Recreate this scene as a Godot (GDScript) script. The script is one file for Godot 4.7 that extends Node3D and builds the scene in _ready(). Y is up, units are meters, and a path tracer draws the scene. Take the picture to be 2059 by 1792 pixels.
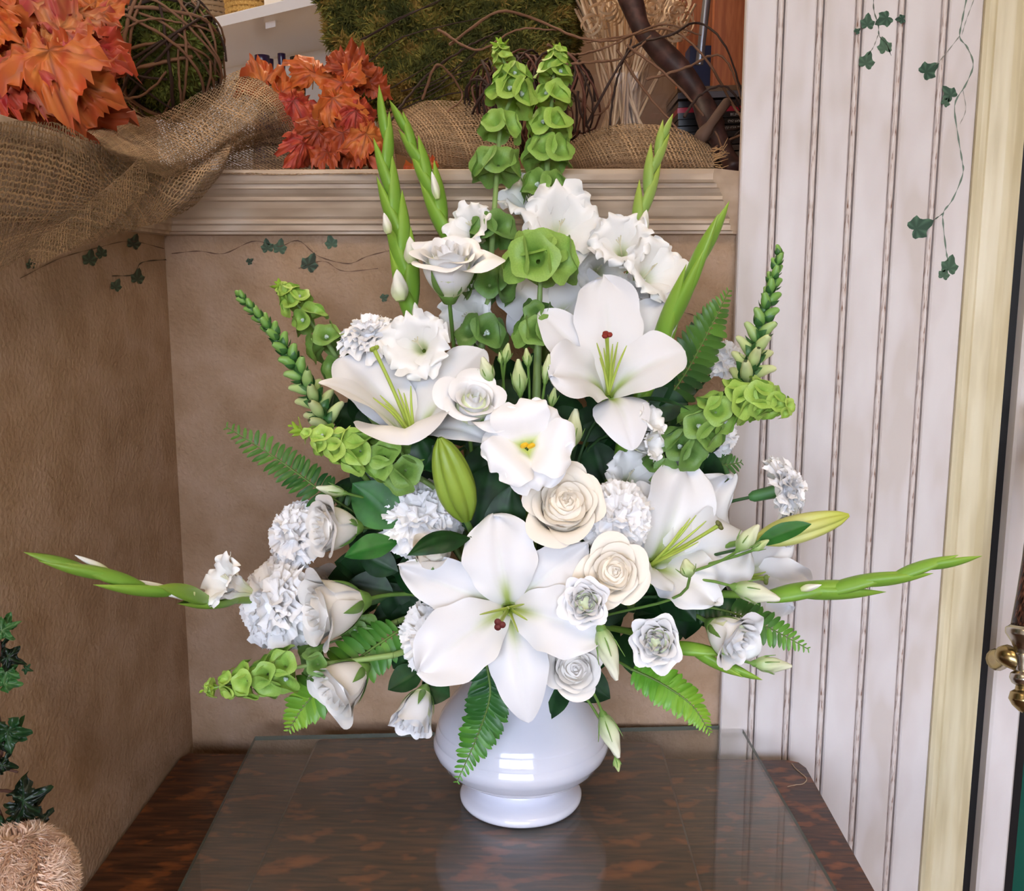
extends Node3D
# A white floral arrangement on an oak table in a shop niche.

const F := 2000.0
var eye := Vector3(0, 1.342, 0)
var look := Basis.from_euler(Vector3(-deg_to_rad(9.5), deg_to_rad(1.33), 0))
var rng := RandomNumberGenerator.new()
var M := {}
var used := {}
var vase_at := Vector3(-0.014, 0.7785, -1.018)
var mouth := Vector3(-0.014, 0.932, -1.018)

const WIDE := [.20, .33, .54, .76, .93, 1.0, .96, .83, .66]
const NARROW := [.22, .42, .66, .88, 1.0, .97, .82, .62, .45]
const BROAD := [.22, .44, .66, .84, .95, 1.0, 1.0, .98, .95]
const LEAF := [.06, .50, .82, .98, 1.0, .90, .70, .40, .0]
const OBLONG := [.30, .82, .97, 1.0, .98, .93, .82, .60, .0]

func _ready() -> void:
	rng.seed = 20
	set_view_and_light()
	make_materials()
	build_room()
	build_mantel()
	build_table()
	build_mantel_goods()
	build_left_foreground()
	build_vase()
	build_flowers()

# ---------------------------------------------------------------- view, sky, lamps
func set_view_and_light() -> void:
	var cam := Camera3D.new()
	cam.name = "camera"
	cam.position = eye
	cam.basis = look
	cam.fov = rad_to_deg(2.0 * atan(896.0 / F))
	cam.near = 0.02
	add_child(cam)
	cam.current = true
	var env := Environment.new()
	var sky := Sky.new()
	var sm := ProceduralSkyMaterial.new()
	sm.sky_top_color = Color(.74, .78, .87)
	sm.sky_horizon_color = Color(.88, .91, .97)
	sm.ground_bottom_color = Color(.42, .42, .43)
	sm.ground_horizon_color = Color(.70, .72, .76)
	sm.sky_energy_multiplier = 4.0
	sm.ground_energy_multiplier = 1.6
	sky.sky_material = sm
	env.background_mode = Environment.BG_SKY
	env.sky = sky
	env.tonemap_mode = Environment.TONE_MAPPER_LINEAR
	env.tonemap_exposure = 0.68
	env.sdfgi_enabled = true
	env.ssao_enabled = true
	env.ssil_enabled = true
	var we := WorldEnvironment.new()
	we.name = "world_environment"
	we.environment = env
	add_child(we)
	# shop ceiling panels: [x, z, energy]
	ceiling_panel(Vector3(-0.75, 2.74, 0.25), 1.5, "square ceiling light panel over the left of the shop floor")
	ceiling_panel(Vector3(0.75, 2.74, 0.25), 1.5, "square ceiling light panel over the right of the shop floor")
	ceiling_panel(Vector3(-0.55, 2.74, -1.9), 2.2, "square ceiling light panel over the shelves behind the mantel")

func ceiling_panel(at: Vector3, energy: float, label: String) -> void:
	var t := thing("ceiling_light", label, "ceiling light", at, "ceiling light panels")
	var g := Geo.new()
	g.box(Vector3(-.31, .0, -.31), Vector3(.31, .035, -.29))
	g.box(Vector3(-.31, .0, .29), Vector3(.31, .035, .31))
	g.box(Vector3(-.31, .0, -.29), Vector3(-.29, .035, .29))
	g.box(Vector3(.29, .0, -.29), Vector3(.31, .035, .29))
	part("frame", g, mat("lamp_frame", Color(.9, .9, .9), .5), t)
	g = Geo.new()
	g.box(Vector3(-.29, .012, -.29), Vector3(.29, .03, .29))
	var m := StandardMaterial3D.new()
	m.albedo_color = Color(.95, .93, .88)
	m.emission_enabled = true
	m.emission = Color(1.0, .92, .81)
	m.emission_energy_multiplier = 3.0
	part("diffuser", g, m, t)
	var l := AreaLight3D.new()
	l.name = "panel_light"
	l.area_size = Vector2(.58, .58)
	l.light_color = Color(1.0, .91, .79)
	l.light_energy = energy
	l.area_range = 9.0
	l.area_attenuation = 2.0
	l.shadow_enabled = true
	l.position = Vector3(0, .008, 0)
	l.rotation_degrees = Vector3(-90, 0, 0)
	t.add_child(l)

# ---------------------------------------------------------------- places
func px(x: float, y: float, d: float) -> Vector3:            # a photo point at a distance along the view
	return eye + look * Vector3((x - 1029.5) / F * d, (896.0 - y) / F * d, -d)
func pv(v: Vector3) -> Vector3:
	return px(v.x, v.y, v.z)
func on_plane(x: float, y: float, axis: int, value: float) -> Vector3:
	var r := look * Vector3((x - 1029.5) / F, (896.0 - y) / F, -1.0)
	return eye + r * ((value - eye[axis]) / r[axis])
func dir(x: float, y: float, z: float) -> Vector3:             # right, up, towards the viewer
	return (look * Vector3(x, y, z)).normalized()

# ---------------------------------------------------------------- things and parts
func numbered(called: String) -> String:
	var n: int = used.get(called, 0)
	used[called] = n + 1
	return called if n == 0 else "%s_%03d" % [called, n]
func thing(called: String, label: String, category: String, at := Vector3.ZERO, group := "") -> Node3D:
	var o := Node3D.new()
	o.name = numbered(called)
	o.position = at
	add_child(o)
	tag(o, label, category, group)
	return o
func tag(o: Node3D, label: String, category: String, group := "") -> void:
	o.set_meta("label", label)
	o.set_meta("category", category)
	if group:
		o.set_meta("group", group)
func part(called: String, g, m: Material, parent: Node3D, xf := Transform3D(), label := "") -> MeshInstance3D:
	# Geo shapes come in world axes about the thing's own place; shared meshes come with their own placement
	var o := MeshInstance3D.new()
	o.name = called
	o.mesh = g.mesh() if g is Geo else g
	o.material_override = m
	o.transform = xf
	parent.add_child(o, true)
	if label:
		o.set_meta("label", label)
	return o
func wpart(called: String, g: Geo, m: Material, parent: Node3D, label := "") -> MeshInstance3D:
	# a shape made in world coordinates, hung on a thing that stands elsewhere
	var p := parent.position
	if parent.get_parent() is Node3D and parent.get_parent() != self:
		p += parent.get_parent().position
	g.move(-p)
	return part(called, g, m, parent, Transform3D(), label)
func struct(called: String, g: Geo, m: Material, label: String, category: String) -> MeshInstance3D:
	var o := MeshInstance3D.new()
	o.name = called
	o.mesh = g.mesh()
	o.material_override = m
	add_child(o, true)
	o.set_meta("kind", "structure")
	tag(o, label, category)
	return o

# ---------------------------------------------------------------- shapes
class Geo:
	var v := PackedVector3Array()
	var uv := PackedVector2Array()
	var c := PackedColorArray()
	var ix := PackedInt32Array()
	var ink := Color.WHITE
	func move(by: Vector3) -> void:
		for i in v.size():
			v[i] += by
	func point(p: Vector3, u := Vector2.ZERO) -> void:
		v.append(p)
		uv.append(u)
		c.append(ink)
	func tri(a: int, b: int, d: int) -> void:
		ix.append(a)
		ix.append(b)
		ix.append(d)
	func weave(at: int, nu: int, nv: int, closed := false) -> void:   # nu rows of nv points
		for i in nu - 1:
			for j in (nv if closed else nv - 1):
				var k := (j + 1) % nv
				var a := at + i * nv + j
				var b := at + i * nv + k
				tri(a, b, a + nv)
				tri(b, b + nv, a + nv)
	func sheet(nu: int, nv: int, f: Callable, colour = null, su := 1.0, sv := 1.0) -> void:
		var at := v.size()
		for i in nu:
			for j in nv:
				var a := float(i) / (nu - 1)
				var b := float(j) / (nv - 1)
				v.append(f.call(a, b))
				uv.append(Vector2(b * sv, a * su))
				c.append(colour.call(a, b) if colour != null else ink)
		weave(at, nu, nv)
	func tube(pts: Array, radii: Array, sides := 7, caps := true) -> void:
		var at := v.size()
		var n := pts.size()
		var x := Vector3.ZERO
		var run := 0.0
		for i in n:
			var t: Vector3 = (pts[mini(i + 1, n - 1)] - pts[maxi(i - 1, 0)]).normalized()
			if x == Vector3.ZERO:
				x = t.cross(Vector3(.31, .87, .39)).normalized()
			x = (x - t * x.dot(t)).normalized()
			var y := t.cross(x)
			var r: float = radii[mini(i, radii.size() - 1)]
			if i > 0:
				run += pts[i].distance_to(pts[i - 1])
			for j in sides:
				var a := TAU * j / sides
				point(pts[i] + (x * cos(a) + y * sin(a)) * r, Vector2(float(j) / sides, run * 20.0))
		weave(at, n, sides, true)
		if caps:
			for e in [0, n - 1]:
				var m := v.size()
				point(pts[e])
				for j in sides:
					if e == 0:
						tri(m, at + (j + 1) % sides, at + j)
					else:
						tri(m, at + e * sides + j, at + e * sides + (j + 1) % sides)
	func lathe(prof: Array, xf: Transform3D, sides := 40, wob = null) -> void:   # prof: [radius, height] pairs
		var at := v.size()
		for i in prof.size():
			for j in sides:
				var a := TAU * j / sides
				var r: float = prof[i][0]
				if wob != null:
					r *= wob.call(i, a)
				point(xf * Vector3(cos(a) * r, prof[i][1], -sin(a) * r), Vector2(float(j) / sides, float(i) / prof.size()))
		weave(at, prof.size(), sides, true)
	func quad(a: Vector3, b: Vector3, d: Vector3, e: Vector3) -> void:
		var at := v.size()
		point(a, Vector2(0, 0))
		point(b, Vector2(1, 0))
		point(d, Vector2(1, 1))
		point(e, Vector2(0, 1))
		tri(at, at + 1, at + 2)
		tri(at, at + 2, at + 3)
	func hexa(p: Array) -> void:                                   # bottom ring 0..3, top ring 4..7, counter-clockwise from above
		quad(p[4], p[7], p[6], p[5])
		quad(p[0], p[1], p[2], p[3])
		for i in 4:
			var k := (i + 1) % 4
			quad(p[i], p[i + 4], p[k + 4], p[k])
	func box(a: Vector3, b: Vector3) -> void:
		hexa([Vector3(a.x, a.y, b.z), Vector3(b.x, a.y, b.z), Vector3(b.x, a.y, a.z), Vector3(a.x, a.y, a.z),
			Vector3(a.x, b.y, b.z), Vector3(b.x, b.y, b.z), Vector3(b.x, b.y, a.z), Vector3(a.x, b.y, a.z)])
	func slab(ring: Array, y0: float, y1: float, bev := 0.0) -> void:    # an outline in (x, z) raised from y0 to y1, top edge bevelled
		var n := ring.size()
		var mid := Vector2.ZERO
		for p in ring:
			mid += p / n
		var inner := []
		for p in ring:
			inner.append(p + (mid - p).normalized() * bev * 1.3)
		for i in n:
			var k := (i + 1) % n
			var p: Vector2 = ring[i]
			var q: Vector2 = ring[k]
			var a: Vector2 = inner[i]
			var b: Vector2 = inner[k]
			quad(Vector3(p.x, y0, p.y), Vector3(p.x, y1 - bev, p.y), Vector3(q.x, y1 - bev, q.y), Vector3(q.x, y0, q.y))
			if bev > 0.0:
				quad(Vector3(p.x, y1 - bev, p.y), Vector3(a.x, y1, a.y), Vector3(b.x, y1, b.y), Vector3(q.x, y1 - bev, q.y))
			var at := v.size()
			point(Vector3(mid.x, y1, mid.y))
			point(Vector3(b.x, y1, b.y))
			point(Vector3(a.x, y1, a.y))
			tri(at, at + 1, at + 2)
			at = v.size()
			point(Vector3(mid.x, y0, mid.y))
			point(Vector3(p.x, y0, p.y))
			point(Vector3(q.x, y0, q.y))
			tri(at, at + 1, at + 2)
	func mesh() -> ArrayMesh:
		var n := PackedVector3Array()
		n.resize(v.size())
		for i in range(0, ix.size(), 3):
			var a := ix[i]
			var b := ix[i + 1]
			var d := ix[i + 2]
			var w := (v[d] - v[a]).cross(v[b] - v[a])
			n[a] += w
			n[b] += w
			n[d] += w
		for i in n.size():
			n[i] = n[i].normalized() if n[i].length_squared() > 1e-24 else Vector3.UP
		var arr := []
		arr.resize(Mesh.ARRAY_MAX)
		arr[Mesh.ARRAY_VERTEX] = v
		arr[Mesh.ARRAY_NORMAL] = n
		arr[Mesh.ARRAY_TEX_UV] = uv
		arr[Mesh.ARRAY_COLOR] = c
		arr[Mesh.ARRAY_INDEX] = ix
		var m := ArrayMesh.new()
		m.add_surface_from_arrays(Mesh.PRIMITIVE_TRIANGLES, arr)
		return m

func along(a: Array, u: float) -> float:                       # a value out of an evenly spaced list
	var x := clampf(u, 0, 1) * (a.size() - 1)
	var i := mini(int(x), a.size() - 2)
	var k: float = x - i
	return lerpf(a[i], a[i + 1], k)
func bez(a: Vector3, b: Vector3, c: Vector3, d: Vector3, t: float) -> Vector3:
	return a.bezier_interpolate(b, c, d, t)
func spline(pts: Array, n: int) -> Array:                      # Catmull-Rom through points
	var out := []
	var m := pts.size() - 1
	for i in n:
		var x := float(i) / (n - 1) * m
		var k := mini(int(x), m - 1)
		var p1 = pts[k]
		var p2 = pts[k + 1]
		var p0 = pts[k - 1] if k > 0 else p1 * 2.0 - p2
		var p3 = pts[k + 2] if k + 2 <= m else p2 * 2.0 - p1
		out.append(p1.cubic_interpolate(p2, p0, p3, x - k))
	return out
func frame(z: Vector3, roll := 0.0) -> Basis:                  # a basis whose z axis points along z
	z = z.normalized()
	var x := Vector3.UP.cross(z)
	if x.length() < .05:
		x = Vector3.RIGHT
	x = x.normalized()
	return Basis(x, z.cross(x), z) * Basis(Vector3(0, 0, 1), roll)
func lin(r: float, g: float, b: float) -> Color:               # 0..255 sRGB to a vertex colour
	return Color(r / 255.0, g / 255.0, b / 255.0).srgb_to_linear()
func rgb(r: float, g: float, b: float) -> Color:
	return Color(r / 255.0, g / 255.0, b / 255.0)

# one petal, sepal or leaf: a bowed sheet along a curve, its inner face turned to `face`
func petal(p0: Vector3, p1: Vector3, p2: Vector3, p3: Vector3, face: Vector3, width: float, prof: Array, cup := .2, ruffle := .0, waves := 3.0, colour = null, nu := 17, nv := 9, rib := .0, notch := .0) -> Geo:
	var g := Geo.new()
	var ph := rng.randf() * TAU
	var ph2 := rng.randf() * TAU
	var skew := rng.randf_range(-.04, .04)
	for i in nu:
		var u0 := float(i) / (nu - 1)
		var u := 1.0 - pow(1.0 - u0, 1.35)
		var p := bez(p0, p1, p2, p3, u)
		var t := (bez(p0, p1, p2, p3, minf(u + .02, 1.0)) - bez(p0, p1, p2, p3, maxf(u - .02, 0.0))).normalized()
		var side := t.cross(face).normalized()
		var n := side.cross(t)
		var w := along(prof, u) * width * .5
		if prof[prof.size() - 1] > .1 and u > .76:               # a rounded end
			w *= sqrt(maxf(0.0, 1.0 - (.80 if prof[prof.size() - 1] > .9 else 1.0) * pow((u - .76) / .24, 2.4)))
		for j in nv:
			var s := float(j) / (nv - 1) * 2.0 - 1.0
			var e := s * s
			var wave := sin(u * waves * TAU + (ph if s > 0 else ph2)) * ruffle * width * e * absf(s) * smoothstep(.12, .4, u)
			var wx := w * (1.0 + sin(u * waves * 9.1 + ph * 2.0 + s) * ruffle * .9 * e * smoothstep(.2, .5, u))
			var q := p + side * (s * wx + skew * width * sin(u * 3.0)) + n * (cup * w * e + wave - rib * width * exp(-s * s * 30.0) * sin(u * PI))
			if ruffle > .03:                                         # the frill runs on round the end
				var rim := smoothstep(.66, 1.0, u) * ruffle * width
				q += t * rim * .8 * sin(s * 7.0 + ph) + n * rim * 1.1 * sin(s * 5.5 + ph2)
			if notch > 0.0:
				q -= t * notch * width * e * u * u
			g.v.append(q)
			g.uv.append(Vector2(s * .5 + .5, u))
			g.c.append(colour.call(u, s) if colour != null else Color.WHITE)
	g.weave(0, nu, nv)
	return g

# a bud or swollen body between two points
func spindle(p0: Vector3, p1: Vector3, width: float, prof: Array, cols: Array, ribs := 0, depth := .1, twist := .0, flat := 1.0, sides := 14, n := 14, bow := Vector3.ZERO) -> Geo:
	var g := Geo.new()
	var z := (p1 - p0).normalized()
	var x := z.cross(look.z).normalized()
	var y := z.cross(x)
	for i in n:
		var u := float(i) / (n - 1)
		var p := p0.lerp(p1, u) + bow * sin(u * PI)
		for j in sides:
			var a := TAU * j / sides
			var r := width * .5 * along(prof, u)
			if ribs:
				r *= 1.0 - depth * pow(absf(cos(ribs * .5 * (a + twist * u))), 6.0)
			g.ink = cols[0].lerp(cols[1], u * 2.0) if u < .5 else cols[1].lerp(cols[2], u * 2.0 - 1.0)
			g.point(p + (x * cos(a) + y * sin(a) * flat) * r, Vector2(float(j) / sides, u))
	g.weave(0, n, sides, true)
	return g

# a stalk that bends from a flower's back down into the mouth of the vase
func stalk(from: Vector3, back: Vector3, r: float, spread := .034) -> Geo:
	var g := Geo.new()
	var a := rng.randf() * TAU
	var flat := Vector3(from.x - mouth.x, 0, from.z - mouth.z)
	var lean := flat.normalized() * minf(flat.length(), spread)
	var foot := mouth + lean * .7 + Vector3(cos(a), 0, sin(a)) * .008
	var far := from.distance_to(foot)
	var p1 := from + back.normalized() * minf(.05, far * .3) - look.z * minf(.05, far * .3)
	var p2 := foot + Vector3(0, minf(.09, far * .4), 0) + lean * .4
	var pts := []
	for i in 14:
		pts.append(bez(from, p1, p2, foot, i / 13.0))
	pts.append(foot - Vector3(0, .03, 0) - lean * .3)
	g.tube(pts, [r], 7)
	return g

func mat(called: String, colour: Color, rough := .6, extra := {}) -> StandardMaterial3D:
	if M.has(called):
		return M[called]
	var m := StandardMaterial3D.new()
	m.resource_name = called
	m.albedo_color = colour
	m.roughness = rough
	m.cull_mode = BaseMaterial3D.CULL_DISABLED
	for k in extra:
		m.set(k, extra[k])
	M[called] = m
	return m
func noise_tex(size: int, freq: float, ramp: Array, octaves := 4, seed_at := 1, kind := FastNoiseLite.TYPE_SIMPLEX_SMOOTH, normal := 0.0) -> NoiseTexture2D:
	var n := FastNoiseLite.new()
	n.noise_type = kind
	n.frequency = freq
	n.fractal_octaves = octaves
	n.seed = seed_at
	var t := NoiseTexture2D.new()
	t.width = size
	t.height = size
	t.seamless = true
	t.noise = n
	if normal > 0.0:
		t.as_normal_map = true
		t.bump_strength = normal
	elif ramp.size():
		var g := Gradient.new()
		g.offsets = PackedFloat32Array()
		g.colors = PackedColorArray()
		var offs := PackedFloat32Array()
		var cols := PackedColorArray()
		for r in ramp:
			offs.append(r[0])
			cols.append(r[1])
		g.offsets = offs
		g.colors = cols
		t.color_ramp = g
	return t

# ---------------------------------------------------------------- surfaces
func tri_mat(called: String, rough: float, scale: Vector3, tex: Texture2D, extra := {}) -> StandardMaterial3D:
	var e := {"albedo_texture": tex, "uv1_triplanar": true, "uv1_world_triplanar": true, "uv1_scale": scale}
	e.merge(extra, true)
	return mat(called, Color.WHITE, rough, e)
func make_materials() -> void:
	var plaster := noise_tex(512, .007, [[0.15, rgb(164, 133, 104)], [0.5, rgb(174, 144, 116)], [0.85, rgb(181, 152, 127)]], 5, 4)
	var grit := noise_tex(512, .07, [], 4, 9, FastNoiseLite.TYPE_SIMPLEX_SMOOTH, 9.0)
	tri_mat("plaster", .9, Vector3(3.6, 3.6, 3.6), plaster, {"normal_enabled": true, "normal_texture": grit, "normal_scale": .22})
	tri_mat("mantel_paint", .55, Vector3(1.5, 6, 6), noise_tex(256, .02, [[0.25, rgb(176, 152, 128)], [0.6, rgb(198, 175, 150)], [0.85, rgb(210, 190, 168)]], 3, 12))
	tri_mat("white_board", .42, Vector3(5, 1.6, 5), noise_tex(256, .012, [[0.2, rgb(212, 202, 195)], [0.45, rgb(221, 213, 210)], [0.8, rgb(227, 221, 219)]], 3, 5))
	tri_mat("groove_stain", .8, Vector3(30, 3, 30), noise_tex(256, .03, [[0.26, rgb(84, 52, 38)], [0.38, rgb(150, 114, 92)], [0.6, rgb(190, 160, 140)]], 4, 6))
	tri_mat("bead_paint", .5, Vector3(60, 5, 60), noise_tex(256, .025, [[0.18, rgb(120, 84, 64)], [0.25, rgb(208, 192, 182)], [0.7, rgb(228, 220, 216)]], 4, 7))
	tri_mat("cream_paint", .4, Vector3(12, 1.2, 12), noise_tex(256, .015, [[0.2, rgb(208, 194, 154)], [0.6, rgb(226, 214, 178)], [0.9, rgb(232, 222, 190)]], 3, 8))
	var oak := noise_tex(512, .013, [[0.2, rgb(52, 28, 16)], [0.42, rgb(72, 41, 24)], [0.6, rgb(88, 51, 29)], [0.8, rgb(104, 62, 35)]], 5, 21)
	var fleck := noise_tex(512, .010, [[0.0, Color(.58, .31, .14, 0)], [0.58, Color(.55, .29, .13, 0)], [0.66, Color(.56, .31, .14, .5)], [0.9, Color(.64, .37, .18, .8)]], 4, 33)
	var scratch := noise_tex(512, .05, [], 4, 35, FastNoiseLite.TYPE_SIMPLEX_SMOOTH, 3.0)
	tri_mat("oak", .34, Vector3(1.8, 5, 20), oak, {"detail_enabled": true, "detail_albedo": fleck, "detail_blend_mode": BaseMaterial3D.BLEND_MODE_MIX,
		"detail_uv_layer": BaseMaterial3D.DETAIL_UV_2, "uv2_triplanar": true, "uv2_world_triplanar": true, "uv2_scale": Vector3(3.0, 4, 5.5),
		"normal_enabled": true, "normal_texture": scratch, "normal_scale": .10})
	tri_mat("floor_wood", .5, Vector3(1, 1, 6), noise_tex(256, .02, [[0.3, rgb(96, 66, 44)], [0.7, rgb(140, 102, 70)]], 4, 22))
	mat("room_paint", rgb(206, 190, 168), .9)
	mat("ceiling_paint", rgb(226, 222, 214), .9)
	mat("white_gloss", rgb(232, 232, 234), .3)
	mat("black_rubber", rgb(12, 11, 14), .45)
	mat("pane", Color(1, 1, 1, .03), .02, {"transparency": BaseMaterial3D.TRANSPARENCY_ALPHA})
	mat("glass_sheet", Color(.90, .97, .93, .04), .03, {"transparency": BaseMaterial3D.TRANSPARENCY_ALPHA, "metallic_specular": .42})
	mat("glass_edge", rgb(84, 98, 90), .15)
	mat("teal_glass", rgb(22, 84, 70), .06)
	mat("silver", rgb(196, 190, 178), .22, {"metallic": 1.0})
	mat("brass", rgb(170, 150, 104), .25, {"metallic": 1.0})
	tri_mat("burl_grip", .25, Vector3(40, 6, 40), noise_tex(256, .03, [[0.3, rgb(22, 12, 10)], [0.55, rgb(60, 34, 24)], [0.75, rgb(120, 78, 58)]], 3, 41))

func gx(x: float) -> float:                                     # where a board edge read at row 590 stands on the right-hand wall
	return on_plane(x, 590, 2, -1.193).x

# ---------------------------------------------------------------- the room
func build_room() -> void:
	var g := Geo.new()
	g.box(Vector3(-2.3, -.12, -2.5), Vector3(2.3, 0, 3.12))
	struct("floor", g, M.floor_wood, "worn brown wooden shop floor", "floor")
	g = Geo.new()
	g.box(Vector3(-2.3, 2.78, -2.5), Vector3(2.3, 2.9, 3.12))
	struct("ceiling", g, M.ceiling_paint, "flat off white shop ceiling", "ceiling")
	g = Geo.new()
	g.box(Vector3(-2.3, 0, -2.5), Vector3(2.3, 2.78, -2.38))
	struct("wall_north", g, mat("back_room_paint", rgb(120, 92, 70), .9), "brown wall far behind the mantel goods", "wall")
	g = Geo.new()
	g.box(Vector3(-2.3, 0, -2.38), Vector3(-2.18, 2.78, 3.0))
	struct("wall_west", g, M.room_paint, "plain tan shop wall on the left", "wall")
	g = Geo.new()
	g.box(Vector3(2.18, 0, -2.38), Vector3(2.3, 2.78, 3.0))
	struct("wall_east", g, M.room_paint, "plain tan shop wall on the right", "wall")
	# the shop front with its wide window
	g = Geo.new()
	g.box(Vector3(-2.3, 0, 3.0), Vector3(2.3, .55, 3.12))
	g.box(Vector3(-2.3, 2.45, 3.0), Vector3(2.3, 2.78, 3.12))
	g.box(Vector3(-2.3, .55, 3.0), Vector3(-2.0, 2.45, 3.12))
	g.box(Vector3(1.2, .55, 3.0), Vector3(2.3, 2.45, 3.12))
	struct("wall_south", g, M.room_paint, "tan shop front wall around the wide window", "wall")
	var w := thing("window_1", "wide shop front window facing the table", "window", Vector3(-.4, .55, 3.06))
	w.set_meta("kind", "structure")
	for x in [-1.6, -.53, .53, 1.6]:
		g = Geo.new()
		g.box(Vector3(x - .03, 0, -.05), Vector3(x + .03, 1.9, .05))
		part("mullion", g, M.white_gloss, w)
	for y in [.0, 1.86]:
		g = Geo.new()
		g.box(Vector3(-1.6, y, -.05), Vector3(1.6, y + .04, .05))
		part("rail", g, M.white_gloss, w)
	for x in [-1.065, 0.0, 1.065]:
		g = Geo.new()
		g.box(Vector3(x - .5, .04, -.004), Vector3(x + .5, 1.86, .004))
		part("pane", g, M.pane, w)
	# the plastered niche
	g = Geo.new()
	g.box(Vector3(-.62, 0, -1.32), Vector3(.243, 1.43, -1.21))
	struct("wall_back", g, M.plaster, "mottled brown plaster wall under the mantel", "wall")
	g = Geo.new()
	g.box(Vector3(-.60, 0, -1.21), Vector3(-.446, 1.43, -.42))
	struct("wall_left", g, M.plaster, "mottled brown plaster wall left of the table", "wall")
	# beadboard wall
	var wr := thing("wall_right", "white distressed beadboard wall with stained grooves", "wall", Vector3(.243, 0, -1.2))
	wr.set_meta("kind", "structure")
	g = Geo.new()
	g.box(Vector3(.2425, 0, -1.216), Vector3(.5562, 2.78, -1.2065))
	wpart("backing", g, M.groove_stain, wr)
	var edges := [gx(1481)]
	for x in [1548.5, 1624.5, 1699.5, 1781.0, 1864.5, 1938.0]:
		edges.append(gx(x))
	var rr := RandomNumberGenerator.new()
	rr.seed = 5
	for i in 6:
		var a: float = edges[i] + (.0046 if i > 0 else 0.0)
		var b: float = edges[i + 1] - (.0046 if i < 5 else .0006)
		g = Geo.new()
		var z := -1.195 + rr.randf_range(-.0004, .0004)
		var bv := .0016
		var ring := [Vector2(a, -1.2065), Vector2(a, z - bv), Vector2(a + bv, z), Vector2(b - bv, z), Vector2(b, z - bv), Vector2(b, -1.2065)]
		for k in 5:
			var p: Vector2 = ring[k]
			var q: Vector2 = ring[k + 1]
			g.quad(Vector3(p.x, 0, p.y), Vector3(p.x, 2.78, p.y), Vector3(q.x, 2.78, q.y), Vector3(q.x, 0, q.y))
		wpart("board", g, M.white_board, wr)
		if i < 5:
			var x: float = edges[i + 1]
			g = Geo.new()
			var half := []
			for k in 9:
				var t := PI * k / 8.0
				half.append(Vector2(x - cos(t) * .0037, -1.2045 + pow(sin(t), .5) * .0088))
			g.sheet(2, 9, func(u, v): return Vector3(half[int(round(v * 8))].x, u * 2.78, half[int(round(v * 8))].y))
			wpart("bead", g, M.bead_paint, wr)
	# cream casing, gasket, cooler door
	var c0 := gx(1938)
	var c1 := gx(2033)
	g = Geo.new()
	var prof := [[0.0, -1.22], [0.0, -1.192], [.004, -1.189], [.010, -1.1885], [.013, -1.190], [.020, -1.1875], [.032, -1.1855], [.042, -1.1858], [.047, -1.1875], [c1 - c0 - .001, -1.190], [c1 - c0, -1.22]]
	for k in prof.size() - 1:
		g.quad(Vector3(c0 + prof[k][0], 0, prof[k][1]), Vector3(c0 + prof[k][0], 2.78, prof[k][1]), Vector3(c0 + prof[k + 1][0], 2.78, prof[k + 1][1]), Vector3(c0 + prof[k + 1][0], 0, prof[k + 1][1]))
	struct("trim_1", g, M.cream_paint, "cream moulded casing beside the black door gasket", "casing")
	var d := thing("door_1", "white cooler door with brass and dark handle at right edge", "door", Vector3(c1, 0, -1.2))
	d.set_meta("kind", "structure")
	var s0 := gx(2055)
	var s1 := gx(2118)
	g = Geo.new()
	g.box(Vector3(c1 - .0005, 0, -1.24), Vector3(s0, 2.2, -1.2))
	wpart("gasket", g, M.black_rubber, d)
	g = Geo.new()
	g.slab([Vector2(s0, -1.24), Vector2(s0, -1.184), Vector2(s0 + .003, -1.181), Vector2(s1 - .003, -1.181), Vector2(s1, -1.184), Vector2(s1, -1.24)], .02, 2.2)
	wpart("stile", g, M.white_board, d)
	g = Geo.new()
	g.box(Vector3(s1 + .42, .02, -1.24), Vector3(s1 + .49, 2.2, -1.181))
	g.box(Vector3(s1, 2.1, -1.24), Vector3(s1 + .42, 2.2, -1.181))
	g.box(Vector3(s1, .02, -1.24), Vector3(s1 + .42, .14, -1.181))
	wpart("frame", g, M.white_board, d)
	g = Geo.new()
	g.box(Vector3(s1, .14, -1.22), Vector3(s1 + .012, 2.1, -1.187))
	wpart("seal", g, M.black_rubber, d)
	g = Geo.new()
	g.box(Vector3(s1 + .012, .14, -1.215), Vector3(s1 + .42, 2.1, -1.20))
	wpart("pane", g, M.teal_glass, d)
	g = Geo.new()
	g.box(Vector3(s1 + .49, 0, -1.32), Vector3(2.18, 2.78, -1.2))
	g.box(Vector3(.556, 2.2, -1.32), Vector3(s1 + .49, 2.78, -1.2))
	g.box(Vector3(.556, 0, -1.32), Vector3(s1 + .49, 2.2, -1.242))
	struct("wall_side", g, M.room_paint, "plain wall beyond and above the cooler door", "wall")
	door_handle(d)

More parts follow.
